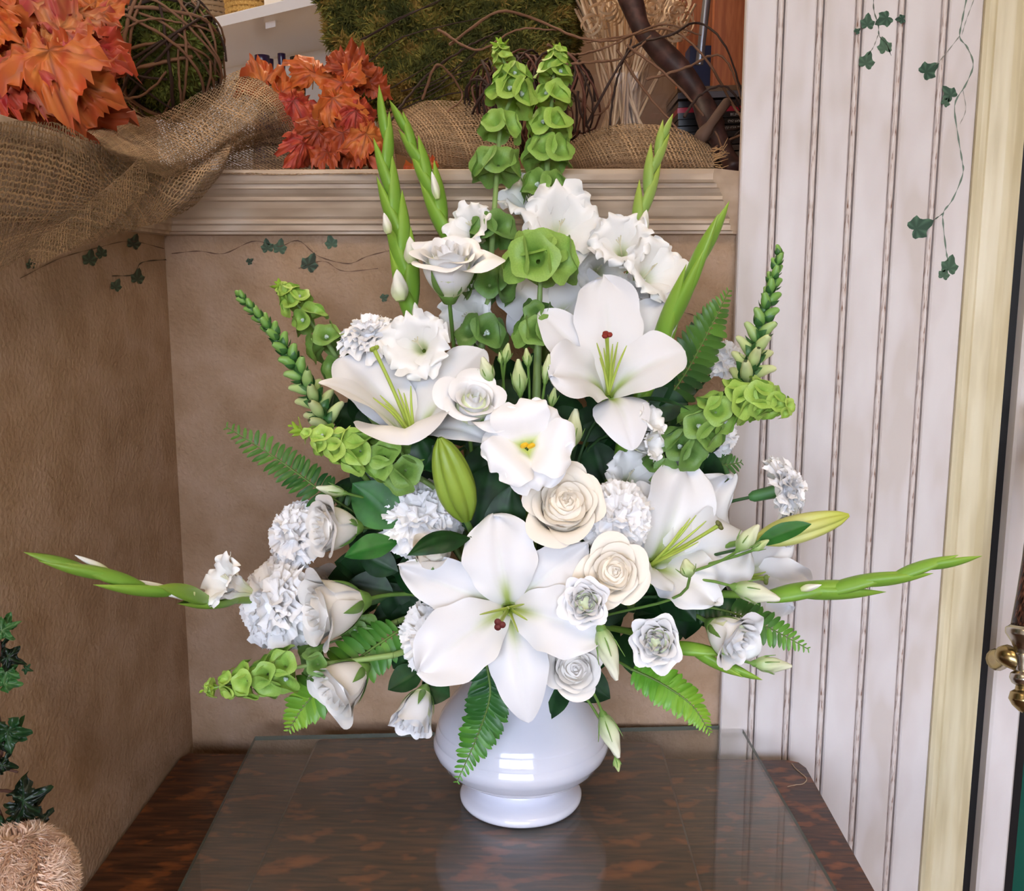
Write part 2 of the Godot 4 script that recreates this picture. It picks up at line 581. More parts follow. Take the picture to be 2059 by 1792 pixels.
func door_handle(d: Node3D) -> void:
	var h := Node3D.new()
	h.name = "handle"
	d.add_child(h, true)
	var dd := 1.13
	var path := [Vector3(2102, 700, dd), Vector3(2096, 835, dd), Vector3(2094, 925, dd), Vector3(2084, 1050, dd), Vector3(2074, 1160, dd), Vector3(2066, 1265, dd), Vector3(2061, 1300, dd), Vector3(2060, 1350, dd), Vector3(2057, 1425, dd)]
	var pts := []
	for p in path:
		pts.append(px(p.x, p.y, dd - .02 + (p.y - 1265) * -.00006))
	var pieces := [["ferrule", "brass", [[810, 14], [818, 25], [833, 27], [848, 22], [860, 15]]], ["rod", "silver", [[858, 14], [885, 15], [905, 18]]], ["collar", "silver", [[903, 18], [915, 27], [928, 29], [938, 26], [942, 20]]],
		["grip", "burl_grip", [[940, 21], [1000, 19], [1060, 18], [1130, 20], [1200, 25], [1262, 31]]], ["collar", "silver", [[1260, 32], [1270, 40], [1280, 39], [1292, 29], [1304, 20], [1316, 17]]],
		["knuckle", "silver", [[1314, 19], [1318, 20], [1336, 17], [1350, 17], [1356, 25], [1366, 27], [1376, 22], [1380, 15]]], ["finial", "brass", [[1376, 14], [1388, 16], [1394, 24], [1408, 27], [1420, 20], [1430, 9], [1434, 1]]]]
	for pc in pieces:
		var g := Geo.new()
		var prof := []
		var fine: Array = pc[2]
		for i in 25:
			var x := float(i) / 24 * (fine.size() - 1)
			var k := mini(int(x), fine.size() - 2)
			prof.append([lerpf(fine[k][0], fine[k + 1][0], x - k), lerpf(fine[k][1], fine[k + 1][1], x - k)])
		var ps := []
		var rs := []
		for q in prof:
			var i := 0
			while i < path.size() - 2 and path[i + 1].y < q[0]:
				i += 1
			var t: float = (q[0] - path[i].y) / (path[i + 1].y - path[i].y)
			ps.append(pts[i].lerp(pts[i + 1], t))
			rs.append(q[1] / F * dd)
		g.tube(ps, rs, 20)
		g.move(-d.position)
		part(pc[0], g, M[pc[1]], h)
	# the bracket that holds the lower end to the door
	var a := px(2060, 1345, dd - .02)
	var g2 := Geo.new()
	var c := a + Vector3(-.012, .004, -.022)
	g2.tube(spline([a, c + Vector3(-.004, .008, .012), c, c + Vector3(.004, -.012, -.025)], 12), [.007, .009, .011, .012, .012, .011, .010, .010, .010, .011, .012, .013], 14)
	g2.move(-d.position)
	part("bracket", g2, M.brass, h)

# ---------------------------------------------------------------- mantel
func build_mantel() -> void:
	var t := thing("mantel", "weathered off white mantel shelf with stepped moulding on the plaster wall", "mantel", Vector3(-.1, 1.3935, -1.21))
	var prof := [[.036, 1.4663], [.040, 1.465], [.0414, 1.460], [.0414, 1.4535], [.0395, 1.4505], [.034, 1.4495], [.0335, 1.4465], [.030, 1.440], [.027, 1.4365], [.0275, 1.4345], [.0275, 1.4325], [.025, 1.431], [.023, 1.424], [.0185, 1.4145], [.0155, 1.4115], [.017, 1.4095], [.017, 1.4065], [.0145, 1.4045], [.0145, 1.3985], [.011, 1.3975], [.011, 1.3945], [.0, 1.3935]]
	var g := Geo.new()
	var xr := .2425
	for k in prof.size() - 1:
		var ring := []
		for q in [prof[k], prof[k + 1]]:
			var p: float = q[0]
			ring.append([Vector3(xr, q[1], -1.208), Vector3(xr - p, q[1], -1.21 + p), Vector3(-.446 + p, q[1], -1.21 + p), Vector3(-.446 + p, q[1], -.42)])
		for i in 3:
			g.quad(ring[0][i], ring[0][i + 1], ring[1][i + 1], ring[1][i])
	wpart("moulding", g, M.mantel_paint, t)
	g = Geo.new()
	g.slab([Vector2(xr - .036, -1.174), Vector2(xr, -1.208), Vector2(xr, -2.37), Vector2(-1.1, -2.37), Vector2(-1.1, -1.3), Vector2(-.62, -1.3), Vector2(-.62, -1.174)], 1.445, 1.4663)
	wpart("shelf_board", g, M.mantel_paint, t)
	g = Geo.new()
	g.slab([Vector2(-.41, -1.174), Vector2(-.62, -1.174), Vector2(-.62, -.42), Vector2(-.41, -.42)], 1.445, 1.4663)
	wpart("side_board", g, M.mantel_paint, t)

# ---------------------------------------------------------------- painted ivy
func mural(called: String, label: String, axis: int, plane: float, paint: Color, leaves: Array, vines: Array) -> void:
	var o := on_plane(leaves[0][0], leaves[0][1], axis, plane)
	var t := thing(called, label, "mural", o, "ivy painted on the walls")
	for l in leaves:                                             # [x, y, half-length px, turn, tone]
		var g := Geo.new()
		var n := 22
		var ring := []
		var lobes := [1.0, .82, .62, .60, .78, .66, .56, .60, .52, .36, .22, .12]
		for i in n:
			var th := TAU * i / n
			var f: float = along(lobes, absf(wrapf(th, -PI, PI)) / PI)
			var q = Vector2(sin(th) * f * .85, cos(th) * f).rotated(deg_to_rad(l[3])) * l[2]
			ring.append(on_plane(l[0] + q.x, l[1] + q.y, axis, plane))
		var dark := paint.lerp(lin(84, 112, 88), l[4])
		g.ink = dark
		g.point(on_plane(l[0], l[1], axis, plane))
		for i in n:
			g.ink = dark.lerp(lin(104, 140, 112), .6 if i % 3 == 1 else .0)
			g.point(ring[i])
		for i in n:
			g.tri(0, 1 + i, 1 + (i + 1) % n)
		wpart("painted_leaf", g, mat("mural_paint", Color.WHITE, .7, {"vertex_color_use_as_albedo": true}), t)
	for v in vines:                                              # [[x, y], ...] with a width
		var g := Geo.new()
		var pts := spline(v[0], v[0].size() * 5)
		for i in pts.size():
			var k: Vector2 = (pts[mini(i + 1, pts.size() - 1)] - pts[maxi(i - 1, 0)]).orthogonal().normalized() * v[1] * (.6 + .4 * sin(i * 1.7))
			g.ink = v[2]
			g.point(on_plane(pts[i].x + k.x, pts[i].y + k.y, axis, plane))
			g.point(on_plane(pts[i].x - k.x, pts[i].y - k.y, axis, plane))
		g.weave(0, pts.size(), 2)
		wpart("painted_vine", g, M.mural_paint, t)

# ---------------------------------------------------------------- table
func build_table() -> void:
	var t := thing("oak_table", "dark quarter sawn oak draw leaf table under the glass sheet", "table", Vector3(-.054, 0, -.95))
	var zb := -1.172
	var zf := -.42
	var g := Geo.new()
	g.slab([Vector2(-.4432, zb + .012), Vector2(-.436, zb), Vector2(-.262, zb), Vector2(-.262, zf), Vector2(-.4432, zf)], .722, .75, .004)
	wpart("leaf_board", g, M.oak, t)
	g = Geo.new()
	g.slab([Vector2(.150, zb), Vector2(.318, zb), Vector2(.330, zb + .006), Vector2(.3358, zb + .02), Vector2(.3358, zf), Vector2(.150, zf)], .722, .75, .004)
	wpart("leaf_board", g, M.oak, t)
	g = Geo.new()
	g.slab([Vector2(-.2735, zb + .006), Vector2(-.2675, zb), Vector2(.145, zb), Vector2(.155, zb + .003), Vector2(.160, zb + .012), Vector2(.163, zf - .02), Vector2(-.2700, zf - .02)], .7505, .7715, .004)
	wpart("top_board", g, M.oak, t)
	g = Geo.new()
	g.box(Vector3(-.40, .63, zb + .04), Vector3(.29, .722, zb + .062))
	g.box(Vector3(-.40, .63, zf - .062), Vector3(.29, .722, zf - .04))
	g.box(Vector3(-.40, .63, zb + .062), Vector3(-.378, .722, zf - .062))
	g.box(Vector3(.268, .63, zb + .062), Vector3(.29, .722, zf - .062))
	wpart("apron", g, M.oak, t)
	for p in [Vector2(-.385, zb + .055), Vector2(.275, zb + .055), Vector2(-.385, zf - .055), Vector2(.275, zf - .055)]:
		g = Geo.new()
		g.lathe([[.012, .0], [.026, .0], [.03, .04], [.022, .09], [.03, .14], [.034, .3], [.03, .45], [.022, .5], [.034, .54], [.034, .63], [.01, .63]], Transform3D(Basis(), Vector3(p.x, 0, p.y)), 24)
		wpart("leg", g, M.oak, t)
	# the loose glass sheet, laid slightly askew
	var gl := thing("glass_sheet", "clear glass sheet lying askew over the oak table top", "glass", Vector3(-.03, .7717, -1.0))
	var ring := []
	for q in [[513, 1481], [1489, 1458], [1684, 1792], [357, 1792]]:
		var w := on_plane(q[0], q[1], 1, .7777)
		ring.append(Vector2(w.x, minf(w.z, 0)))
	ring[2] = ring[1] + (ring[2] - ring[1]) * 2.05
	ring[3] = ring[0] + (ring[3] - ring[0]) * 2.05
	g = Geo.new()
	var top := []
	var low := []
	for r in ring:
		top.append(Vector3(r.x, .7777, r.y))
		low.append(Vector3(r.x, .7722, r.y))
	g.quad(top[0], top[1], top[2], top[3])
	g.quad(low[0], low[3], low[2], low[1])
	wpart("sheet", g, M.glass_sheet, gl)
	g = Geo.new()
	for i in 4:
		var k := (i + 1) % 4
		g.quad(top[i], low[i], low[k], top[k])
	wpart("edge", g, M.glass_edge, gl, "dark green ground edge")

# ---------------------------------------------------------------- goods on the mantel
func weave_texture() -> Array:
	var n := 512
	var k := 24
	var im := Image.create(n, n, false, Image.FORMAT_RGBA8)
	var bump := Image.create(n, n, false, Image.FORMAT_RGBA8)
	var r := RandomNumberGenerator.new()
	r.seed = 77
	var tone := []
	var thick := []
	var off := []
	for i in k * 2:
		tone.append(r.randf_range(.84, 1.14))
		thick.append(r.randf_range(.17, .25))
		off.append(r.randf_range(-.10, .10))
	var nz := FastNoiseLite.new()
	nz.frequency = .02
	nz.seed = 3
	for y in n:
		for x in n:
			var fx := float(x) / n * k
			var fy := float(y) / n * k
			var i := int(fx)
			var j := int(fy)
			var dx = absf(fx - i - .5 - off[i] - .12 * sin(fy * TAU / 2.0 + i)) / thick[i]
			var dy = absf(fy - j - .5 - off[k + j] - .12 * sin(fx * TAU / 2.0 + j)) / thick[k + j]
			var over := (i + j) % 2 == 0
			var hit_x = dx < 1.0
			var hit_y = dy < 1.0
			var base := Color(.68, .56, .425)
			var f := 0.0
			var top := sqrt(maxf(0.0, 1.0 - minf(dx, dy) * minf(dx, dy)))
			bump.set_pixel(x, y, Color(top, top, top))
			if hit_x and (over or not hit_y):
				f = tone[i] * (.94 + .12 * sin(fy * 19.0 + fx * 9.0))
			elif hit_y:
				f = tone[k + j] * (.90 + .12 * sin(fx * 19.0 - fy * 9.0))
			im.set_pixel(x, y, Color(base.r * f, base.g * f, base.b * f, 1.0) if f > 0.0 else Color(.5, .37, .24, 0))
	bump.bump_map_to_normal_map(3.0)
	return [ImageTexture.create_from_image(im), ImageTexture.create_from_image(bump)]

func cloth(called: String, rows: Array, t: Node3D, m: Material, turn := 0.0, off := 0.0, bulge := 0.0, proud := .004, nu := 34, nv := 26) -> void:
	var lines := []
	for r in rows:
		var pts := []
		for p in r:
			var w := pv(p)
			if w.y < 1.482 and w.x < -.400 + proud:                      # hangs over the side board
				w = eye + (w - eye) * ((-.400 + proud - eye.x) / (w.x - eye.x))
			elif w.y < 1.472 and w.z < -1.164 + proud:                   # hangs over the front board
				w = eye + (w - eye) * ((-1.164 + proud - eye.z) / (w.z - eye.z))
			pts.append(w)
		lines.append(spline(pts, nv))
	var g := Geo.new()
	var grid := []
	for j in nv:
		var col := []
		for l in lines:
			col.append(l[j])
		grid.append(spline(col, nu))
	var nz := FastNoiseLite.new()
	nz.frequency = 14.0
	nz.seed = t.get_child_count()
	var run_u := 0.0
	var wide := 0.0
	for j in nv - 1:
		wide += grid[j][nu / 2].distance_to(grid[j + 1][nu / 2])
	for i in nu:
		if i > 0:
			run_u += grid[nv / 2][i].distance_to(grid[nv / 2][i - 1])
		for j in nv:
			var a := float(j) / (nv - 1)
			var b := float(i) / (nu - 1)
			var p: Vector3 = grid[j][i]
			p += look.z * (bulge * sin(a * PI) * (.6 + .4 * sin(b * PI)) - off + nz.get_noise_3dv(p) * .006)
			g.point(p, Vector2(run_u, a * wide).rotated(turn) / .122)
	g.weave(0, nu, nv)
	wpart(called, g, m, t)

func vine(pts: Array, r0: float, r1: float, n := 28, wob := .0) -> Geo:
	var g := Geo.new()
	var s := spline(pts, n)
	var rad := []
	for i in n:
		s[i] += Vector3(rng.randf_range(-1, 1), rng.randf_range(-1, 1), rng.randf_range(-1, 1)) * wob
		rad.append(lerpf(r0, r1, float(i) / (n - 1)) * rng.randf_range(.85, 1.15))
	g.tube(s, rad, 6)
	return g

const MAPLE := [1.0, .88, .80, .76, .72, .80, .96, .90, .78, .70, .68, .76, .84, .74, .60, .52, .50, .42, .25, .05]
const IVY := [1.0, .66, .46, .40, .46, .64, .80, .60, .44, .40, .44, .54, .50, .40, .30, .08]
func lobed_leaf(size: float, outline: Array, lobes: Array, saw: float, curl: float, inner: Color, outer: Color, vein: Color, nr := 7, nt := 80) -> Geo:
	# a lobed leaf in its own plane: tip along +y, face along +z, stalk joint at the origin
	var g := Geo.new()
	var nz := FastNoiseLite.new()
	nz.frequency = 2.2
	nz.seed = rng.randi() % 1000
	var bend := rng.randf_range(-.5, .5)
	var swell := [rng.randf_range(.80, 1.12), rng.randf_range(.75, 1.15), rng.randf_range(.75, 1.15)]
	var fold := rng.randf_range(-.25, .6)
	for i in nr:
		for j in nt:
			var th := TAU * j / nt
			var a := wrapf(th, -PI, PI)
			var rho: float = along(outline, absf(a) / PI)
			rho *= swell[clampi(int(absf(a) * .95 + .4), 0, 2)] if saw > 0.0 else 1.0
			rho *= 1.0 + saw * (absf(fposmod(absf(a) * 9.0 / PI * 2.0, 1.0) - .5) - .25) * 2.0
			var k := float(i) / (nr - 1)
			var r := rho * k
			var near := 9.0
			for l in lobes:
				near = minf(near, absf(absf(a) - l))
			var q := Vector3(sin(a) * r, cos(a) * r, 0)
			var on_vein := exp(-pow(near * r / .03, 2.0)) * (1.0 - k * .5)
			q.z = -curl * r * r + .16 * sin(a * 3.0 + bend * 4.0) * r * k + nz.get_noise_2d(q.x * 1.6, q.y * 1.6) * .55 * k + fold * absf(q.x) * saw * 5.0 + bend * q.x * q.y * .6 + .035 * on_vein + (.08 * r * smoothstep(.0, .35, near))
			g.ink = inner.lerp(outer, clampf(k * .7 + nz.get_noise_2d(q.x * 1.1 + 7.0, q.y * 1.1) * 1.1 + .1, 0, 1)).lerp(vein, .75 * on_vein if nt > 50 else .5 * on_vein)
			g.point(q * size, Vector2(sin(a) * r, cos(a) * r))
	g.weave(0, nr, nt, true)
	return g

func place_leaf(t: Node3D, called: String, g: Geo, m: Material, at: Vector3, turn: float, face: Vector3) -> MeshInstance3D:
	# turn: the way the tip points, in degrees clockwise from up
	var f := dir(face.x, face.y, face.z)
	var up := dir(sin(deg_to_rad(turn)), cos(deg_to_rad(turn)), 0)
	var y := (up - f * up.dot(f)).normalized()
	return part(called, g, m, t, Transform3D(Basis(y.cross(f), y, f), at - t.position))

func autumn_leaf(t: Node3D, l: Array) -> void:               # [x, y, d, size px, turn, face, tone, curl]
	var tones := [[lin(190, 76, 28), lin(208, 116, 50)], [lin(208, 126, 58), lin(186, 78, 38)], [lin(164, 42, 40), lin(196, 84, 48)], [lin(210, 142, 82), lin(176, 66, 62)], [lin(138, 46, 20), lin(178, 80, 36)]]
	var c = tones[l[6]]
	var m := mat("silk_leaf", Color.WHITE, .55, {"vertex_color_use_as_albedo": true, "backlight": Color(.35, .35, .35)})
	var s: float = l[3] / F * l[2]
	var g := lobed_leaf(s, MAPLE, [0.0, 1.0, 1.98], .11, l[7], c[0], c[1], lin(96, 34, 16))
	var leaf := place_leaf(t, "leaf", g, m, px(l[0], l[1], l[2]), l[4], l[5])
	var st := Geo.new()
	var e := Vector3(rng.randf_range(-.1, .1), -.45, -.25) * s
	st.tube(spline([Vector3.ZERO, e * .5 + Vector3(0, 0, -.03) * s, e], 6), [s * .018], 5)
	part("stalk", st, mat("leaf_stalk", rgb(150, 104, 52), .6), leaf)

func moss(called: String, t: Node3D, body: Geo, tufts: int, length: float, seed_at: int, tones: Array) -> void:
	wpart(called, body, mat("moss_bed", rgb(96, 96, 36), .95), t)
	# loose fronds over the bed
	var r := RandomNumberGenerator.new()
	r.seed = seed_at
	var g := Geo.new()
	for k in 7:
		var a := r.randf() * TAU
		var lean := Vector3(cos(a), sin(a), 0) * r.randf_range(.2, .95)
		var side := Vector3(-sin(a), cos(a), 0) * r.randf_range(.05, .10)
		var tip := (lean + Vector3(0, 0, r.randf_range(.5, 1.0)))
		var mid := tip * .5 + Vector3(0, 0, .12)
		var at := g.v.size()
		for q in [-side, side, mid - side, mid + side, tip]:
			g.point(q)
		g.tri(at, at + 1, at + 2)
		g.tri(at + 1, at + 3, at + 2)
		g.tri(at + 2, at + 3, at + 4)
	var mm := MultiMesh.new()
	mm.transform_format = MultiMesh.TRANSFORM_3D
	mm.use_colors = true
	mm.mesh = g.mesh()
	mm.instance_count = tufts
	var bodym := t.get_child(t.get_child_count() - 1) as MeshInstance3D
	var arr := bodym.mesh.surface_get_arrays(0)
	var ix: PackedInt32Array = arr[Mesh.ARRAY_INDEX]
	var vs: PackedVector3Array = arr[Mesh.ARRAY_VERTEX]
	var ns: PackedVector3Array = arr[Mesh.ARRAY_NORMAL]
	var nz := FastNoiseLite.new()
	nz.frequency = 22.0
	var mid_v := Vector3.ZERO
	for q in vs:
		mid_v += q / vs.size()
	for i in tufts:
		var f := (r.randi() % (ix.size() / 3)) * 3
		var a := r.randf()
		var b := r.randf() * (1.0 - a)
		var p := vs[ix[f]] * (1.0 - a - b) + vs[ix[f + 1]] * a + vs[ix[f + 2]] * b
		var n := ns[ix[f]]
		if n.dot(p - mid_v) < 0.0:
			n = -n
		mm.set_instance_transform(i, Transform3D(frame(n + Vector3(r.randf_range(-.5, .5), r.randf_range(-.7, .2), r.randf_range(-.5, .5)), r.randf() * TAU).scaled(Vector3.ONE * length * r.randf_range(.6, 1.4)), p))
		var k := clampf(nz.get_noise_3dv(p) * 1.3 + .5 + r.randf_range(-.25, .25), 0, .999) * (tones.size() - 1)
		mm.set_instance_color(i, tones[int(k)].lerp(tones[int(k) + 1], k - int(k)))
	var mi := MultiMeshInstance3D.new()
	mi.name = "moss_fronds"
	mi.multimesh = mm
	mi.material_override = mat("moss_frond", Color.WHITE, .9, {"vertex_color_use_as_albedo": true})
	mi.set_meta("kind", "stuff")
	t.add_child(mi, true)

func blob(at: Vector3, r: Vector3, n := 26, rough := .12, freq := 12.0, seed_at := 2) -> Geo:
	var g := Geo.new()
	var nz := FastNoiseLite.new()
	nz.frequency = freq
	nz.seed = seed_at
	for i in n:
		for j in n:
			var a := PI * i / (n - 1)
			var b := TAU * j / n
			var q := Vector3(sin(a) * cos(b), cos(a), sin(a) * sin(b)) * r
			g.point(at + q * (1.0 + nz.get_noise_3dv(q) * rough))
	g.weave(0, n, n, true)
	return g

func build_mantel_goods() -> void:
	mural("painted_ivy", "dark green ivy trail painted on the brown wall at left corner", 0, -.4452, lin(40, 46, 32), [[268, 492, 24, 200, .0], [180, 525, 26, 190, .2], [205, 512, 20, 160, .25], [276, 562, 24, 190, .1], [232, 578, 20, 205, .3], [62, 535, 16, 180, .1]],
		[[[Vector2(40, 560), Vector2(120, 520), Vector2(190, 500), Vector2(260, 485), Vector2(330, 500)], 1.2, lin(104, 78, 58)], [[Vector2(225, 555), Vector2(268, 552), Vector2(285, 528), Vector2(335, 522)], 1.5, lin(74, 62, 46)]])
	mural("painted_ivy", "faded green ivy trail painted along the brown wall under the mantel", 2, -1.2093, lin(46, 50, 38), [[538, 500, 22, 170, .3], [562, 502, 24, 190, .5], [500, 527, 12, 235, .1], [620, 535, 30, 205, .1], [667, 492, 22, 165, .6], [770, 600, 14, 240, .4], [1408, 640, 16, 220, .7], [1395, 662, 16, 160, .7]],
		[[[Vector2(345, 510), Vector2(400, 505), Vector2(450, 510), Vector2(510, 485), Vector2(560, 496), Vector2(600, 484), Vector2(640, 515), Vector2(700, 530), Vector2(740, 515), Vector2(800, 500)], 1.3, lin(104, 76, 58)], [[Vector2(600, 540), Vector2(650, 525), Vector2(690, 545), Vector2(760, 540)], 1.2, lin(120, 90, 70)], [[Vector2(1360, 625), Vector2(1400, 640), Vector2(1385, 690)], 1.2, lin(110, 84, 64)]])
	mural("painted_ivy", "short green ivy sprig painted at the top of the beadboard", 2, -1.1945, lin(34, 66, 50), [[1744, 50, 25, 185, .3], [1783, 36, 28, 60, .2], [1815, 38, 16, 85, .0], [1741, 128, 28, 200, .4], [1780, 98, 26, 165, .7], [1722, 64, 11, 230, .1]],
		[[[Vector2(1757, -10), Vector2(1757, 20), Vector2(1766, 50), Vector2(1768, 72), Vector2(1782, 88), Vector2(1792, 112)], 1.6, lin(86, 96, 84)], [[Vector2(1766, 70), Vector2(1756, 95), Vector2(1744, 112)], 1.1, lin(130, 130, 118)]])
	mural("painted_ivy", "long trailing green ivy vine painted beside the cream casing", 2, -1.1945, lin(34, 66, 50), [[1862, 145, 32, 235, .1], [1912, 192, 26, 140, .25], [1900, 208, 16, 220, .5], [1842, 460, 40, 245, .25], [1908, 540, 30, 195, .5], [1897, 555, 20, 200, .6]],
		[[[Vector2(1945, -10), Vector2(1935, 40), Vector2(1930, 75), Vector2(1945, 95), Vector2(1957, 130), Vector2(1942, 170), Vector2(1920, 210), Vector2(1926, 270), Vector2(1934, 320), Vector2(1936, 350), Vector2(1916, 400), Vector2(1898, 425), Vector2(1896, 445), Vector2(1902, 500), Vector2(1906, 525)], 2.0, lin(110, 128, 112)], [[Vector2(1930, 72), Vector2(1900, 110), Vector2(1878, 135)], 1.3, lin(140, 140, 128)], [[Vector2(1958, 0), Vector2(1943, 40), Vector2(1934, 70)], 1.2, lin(150, 152, 142)], [[Vector2(1936, 180), Vector2(1942, 220), Vector2(1930, 250)], 1.0, lin(160, 158, 148)], [[Vector2(1898, 428), Vector2(1870, 448)], 1.4, lin(60, 80, 66)]])

	# burlap
	var weave := weave_texture()
	var bm := mat("burlap", Color.WHITE, .95, {"albedo_texture": weave[0], "normal_enabled": true, "normal_texture": weave[1], "normal_scale": 1.0, "transparency": BaseMaterial3D.TRANSPARENCY_ALPHA_SCISSOR, "alpha_scissor_threshold": .5})
	var b := thing("burlap_garland", "loose tan burlap cloth draped in folds over the left of the mantel", "cloth", px(250, 340, 1.05))
	var k1 := [[Vector3(-60, 250, .86), Vector3(60, 258, .87), Vector3(140, 262, .92), Vector3(188, 285, .99)], [Vector3(-60, 335, .80), Vector3(60, 340, .81), Vector3(150, 345, .87), Vector3(208, 362, .99)], [Vector3(-60, 430, .795), Vector3(50, 435, .80), Vector3(135, 430, .87), Vector3(202, 410, .99)], [Vector3(-60, 525, .80), Vector3(30, 512, .82), Vector3(105, 474, .89), Vector3(165, 432, 1.0)], [Vector3(-60, 600, .83), Vector3(5, 566, .85), Vector3(62, 528, .91), Vector3(120, 484, 1.0)]]
	var k3 := [[Vector3(170, 262, 1.02), Vector3(195, 278, 1.0), Vector3(210, 296, .99), Vector3(220, 306, 1.0)], [Vector3(250, 245, 1.1), Vector3(262, 280, 1.06), Vector3(270, 312, 1.03), Vector3(268, 334, 1.05)], [Vector3(330, 225, 1.16), Vector3(340, 280, 1.1), Vector3(345, 325, 1.07), Vector3(338, 354, 1.1)], [Vector3(410, 180, 1.22), Vector3(420, 245, 1.14), Vector3(418, 308, 1.11), Vector3(400, 342, 1.13)], [Vector3(452, 152, 1.26), Vector3(482, 210, 1.18), Vector3(482, 265, 1.14), Vector3(452, 304, 1.16)], [Vector3(500, 138, 1.3), Vector3(538, 186, 1.22), Vector3(548, 240, 1.18), Vector3(522, 285, 1.2)], [Vector3(562, 160, 1.34), Vector3(588, 205, 1.27), Vector3(602, 255, 1.24), Vector3(594, 300, 1.25)], [Vector3(620, 195, 1.36), Vector3(652, 235, 1.31), Vector3(662, 275, 1.29), Vector3(652, 312, 1.3)]]
	var k4 := [[Vector3(470, 270, 1.15), Vector3(466, 300, 1.125), Vector3(462, 322, 1.118), Vector3(446, 346, 1.125)], [Vector3(392, 322, 1.13), Vector3(408, 352, 1.09), Vector3(410, 388, 1.09), Vector3(390, 416, 1.11)], [Vector3(310, 335, 1.1), Vector3(335, 375, 1.06), Vector3(336, 418, 1.06), Vector3(314, 449, 1.09)], [Vector3(240, 370, 1.07), Vector3(258, 410, 1.04), Vector3(255, 445, 1.03), Vector3(228, 473, 1.06)], [Vector3(170, 430, 1.04), Vector3(180, 458, 1.02), Vector3(168, 482, 1.01), Vector3(142, 506, 1.03)], [Vector3(100, 480, 1.0), Vector3(108, 502, .98), Vector3(92, 517, .98), Vector3(70, 528, .99)]]
	var k5 := [[Vector3(285, 312, 1.04), Vector3(303, 330, 1.01), Vector3(308, 352, 1.0), Vector3(302, 376, 1.02)], [Vector3(222, 372, 1.0), Vector3(247, 390, .97), Vector3(252, 415, .96), Vector3(236, 436, .99)], [Vector3(150, 436, .97), Vector3(172, 452, .94), Vector3(176, 474, .935), Vector3(157, 494, .96)], [Vector3(60, 492, .93), Vector3(80, 506, .905), Vector3(82, 524, .90), Vector3(62, 540, .92)]]
	var k6 := [[Vector3(180, 280, 1.0), Vector3(235, 296, 1.03), Vector3(300, 322, 1.05)], [Vector3(192, 340, 1.02), Vector3(228, 352, 1.04), Vector3(275, 348, 1.05)], [Vector3(186, 425, 1.0), Vector3(216, 408, 1.01), Vector3(245, 386, 1.01)]]
	cloth("pouch_fold", k1, b, bm, .1, 0, .030, .010)
	cloth("roll_fold", k3, b, bm, .6, 0, .012, .02)
	cloth("roll_under_ply", k3, b, bm, .1, .02)
	cloth("swag_fold", k4, b, bm, .7, 0, .016, .004)
	cloth("front_fold", k5, b, bm, .5, 0, .034, .030)
	cloth("inner_fold", k6, b, bm, .3)
	var k9 := [[Vector3(430, 268, 1.22), Vector3(436, 300, 1.2), Vector3(440, 330, 1.19), Vector3(440, 350, 1.19)], [Vector3(540, 262, 1.30), Vector3(548, 292, 1.23), Vector3(552, 325, 1.2), Vector3(552, 350, 1.2)], [Vector3(650, 272, 1.32), Vector3(660, 300, 1.26), Vector3(664, 328, 1.23), Vector3(664, 350, 1.23)], [Vector3(790, 285, 1.3), Vector3(794, 305, 1.26), Vector3(796, 330, 1.24), Vector3(796, 350, 1.24)]]
	cloth("flat_fold", k9, b, bm, .4)
	cloth("flat_under_ply", k9, b, bm, .4, .018)
	var c := thing("burlap_roll", "tan burlap roll lying behind the tall green bell stems on mantel", "cloth", px(900, 280, 1.22), "burlap rolls on the mantel")
	var k7 := [[Vector3(766, 262, 1.3), Vector3(772, 272, 1.28), Vector3(778, 280, 1.27), Vector3(774, 296, 1.28)], [Vector3(836, 208, 1.32), Vector3(850, 240, 1.25), Vector3(860, 278, 1.22), Vector3(852, 318, 1.23)], [Vector3(900, 203, 1.32), Vector3(915, 240, 1.24), Vector3(925, 290, 1.2), Vector3(915, 337, 1.22)], [Vector3(960, 204, 1.33), Vector3(975, 248, 1.25), Vector3(985, 300, 1.21), Vector3(980, 337, 1.23)], [Vector3(1030, 218, 1.34), Vector3(1040, 260, 1.27), Vector3(1045, 300, 1.24), Vector3(1040, 337, 1.25)]]
	cloth("roll_fold", k7, c, bm, .2)
	cloth("roll_under_ply", k7, c, bm, .7, .018)
	c = thing("burlap_roll", "frayed tan burlap roll below the reed bundle at the mantel's right end", "cloth", px(1300, 300, 1.2), "burlap rolls on the mantel")
	var k8 := [[Vector3(1120, 300, 1.28), Vector3(1128, 315, 1.26), Vector3(1130, 325, 1.25), Vector3(1130, 344, 1.26)], [Vector3(1200, 258, 1.28), Vector3(1207, 285, 1.21), Vector3(1212, 315, 1.19), Vector3(1212, 337, 1.2)], [Vector3(1290, 249, 1.28), Vector3(1297, 280, 1.2), Vector3(1302, 312, 1.18), Vector3(1300, 337, 1.19)], [Vector3(1372, 262, 1.28), Vector3(1378, 285, 1.2), Vector3(1382, 315, 1.18), Vector3(1380, 337, 1.19)], [Vector3(1425, 290, 1.25), Vector3(1432, 302, 1.21), Vector3(1436, 322, 1.2), Vector3(1436, 337, 1.2)]]
	cloth("roll_fold", k8, c, bm, .15)
	cloth("roll_under_ply", k8, c, bm, .7, .018)
	for i in 16:
		var p := px(1428 + rng.randf() * 12, 296 + i * 2.6, 1.2)
		part("loose_thread", vine([p, p + dir(1, rng.randf_range(-.5, .6), .1) * .008, p + dir(1, rng.randf_range(-.9, .9), .3) * rng.randf_range(.012, .022)], .0007, .0004, 7), mat("jute", rgb(168, 132, 90), .9), c, Transform3D(Basis(), -c.position))

	# the vine ball with moss inside
	var ball := px(322, 108, 1.22)
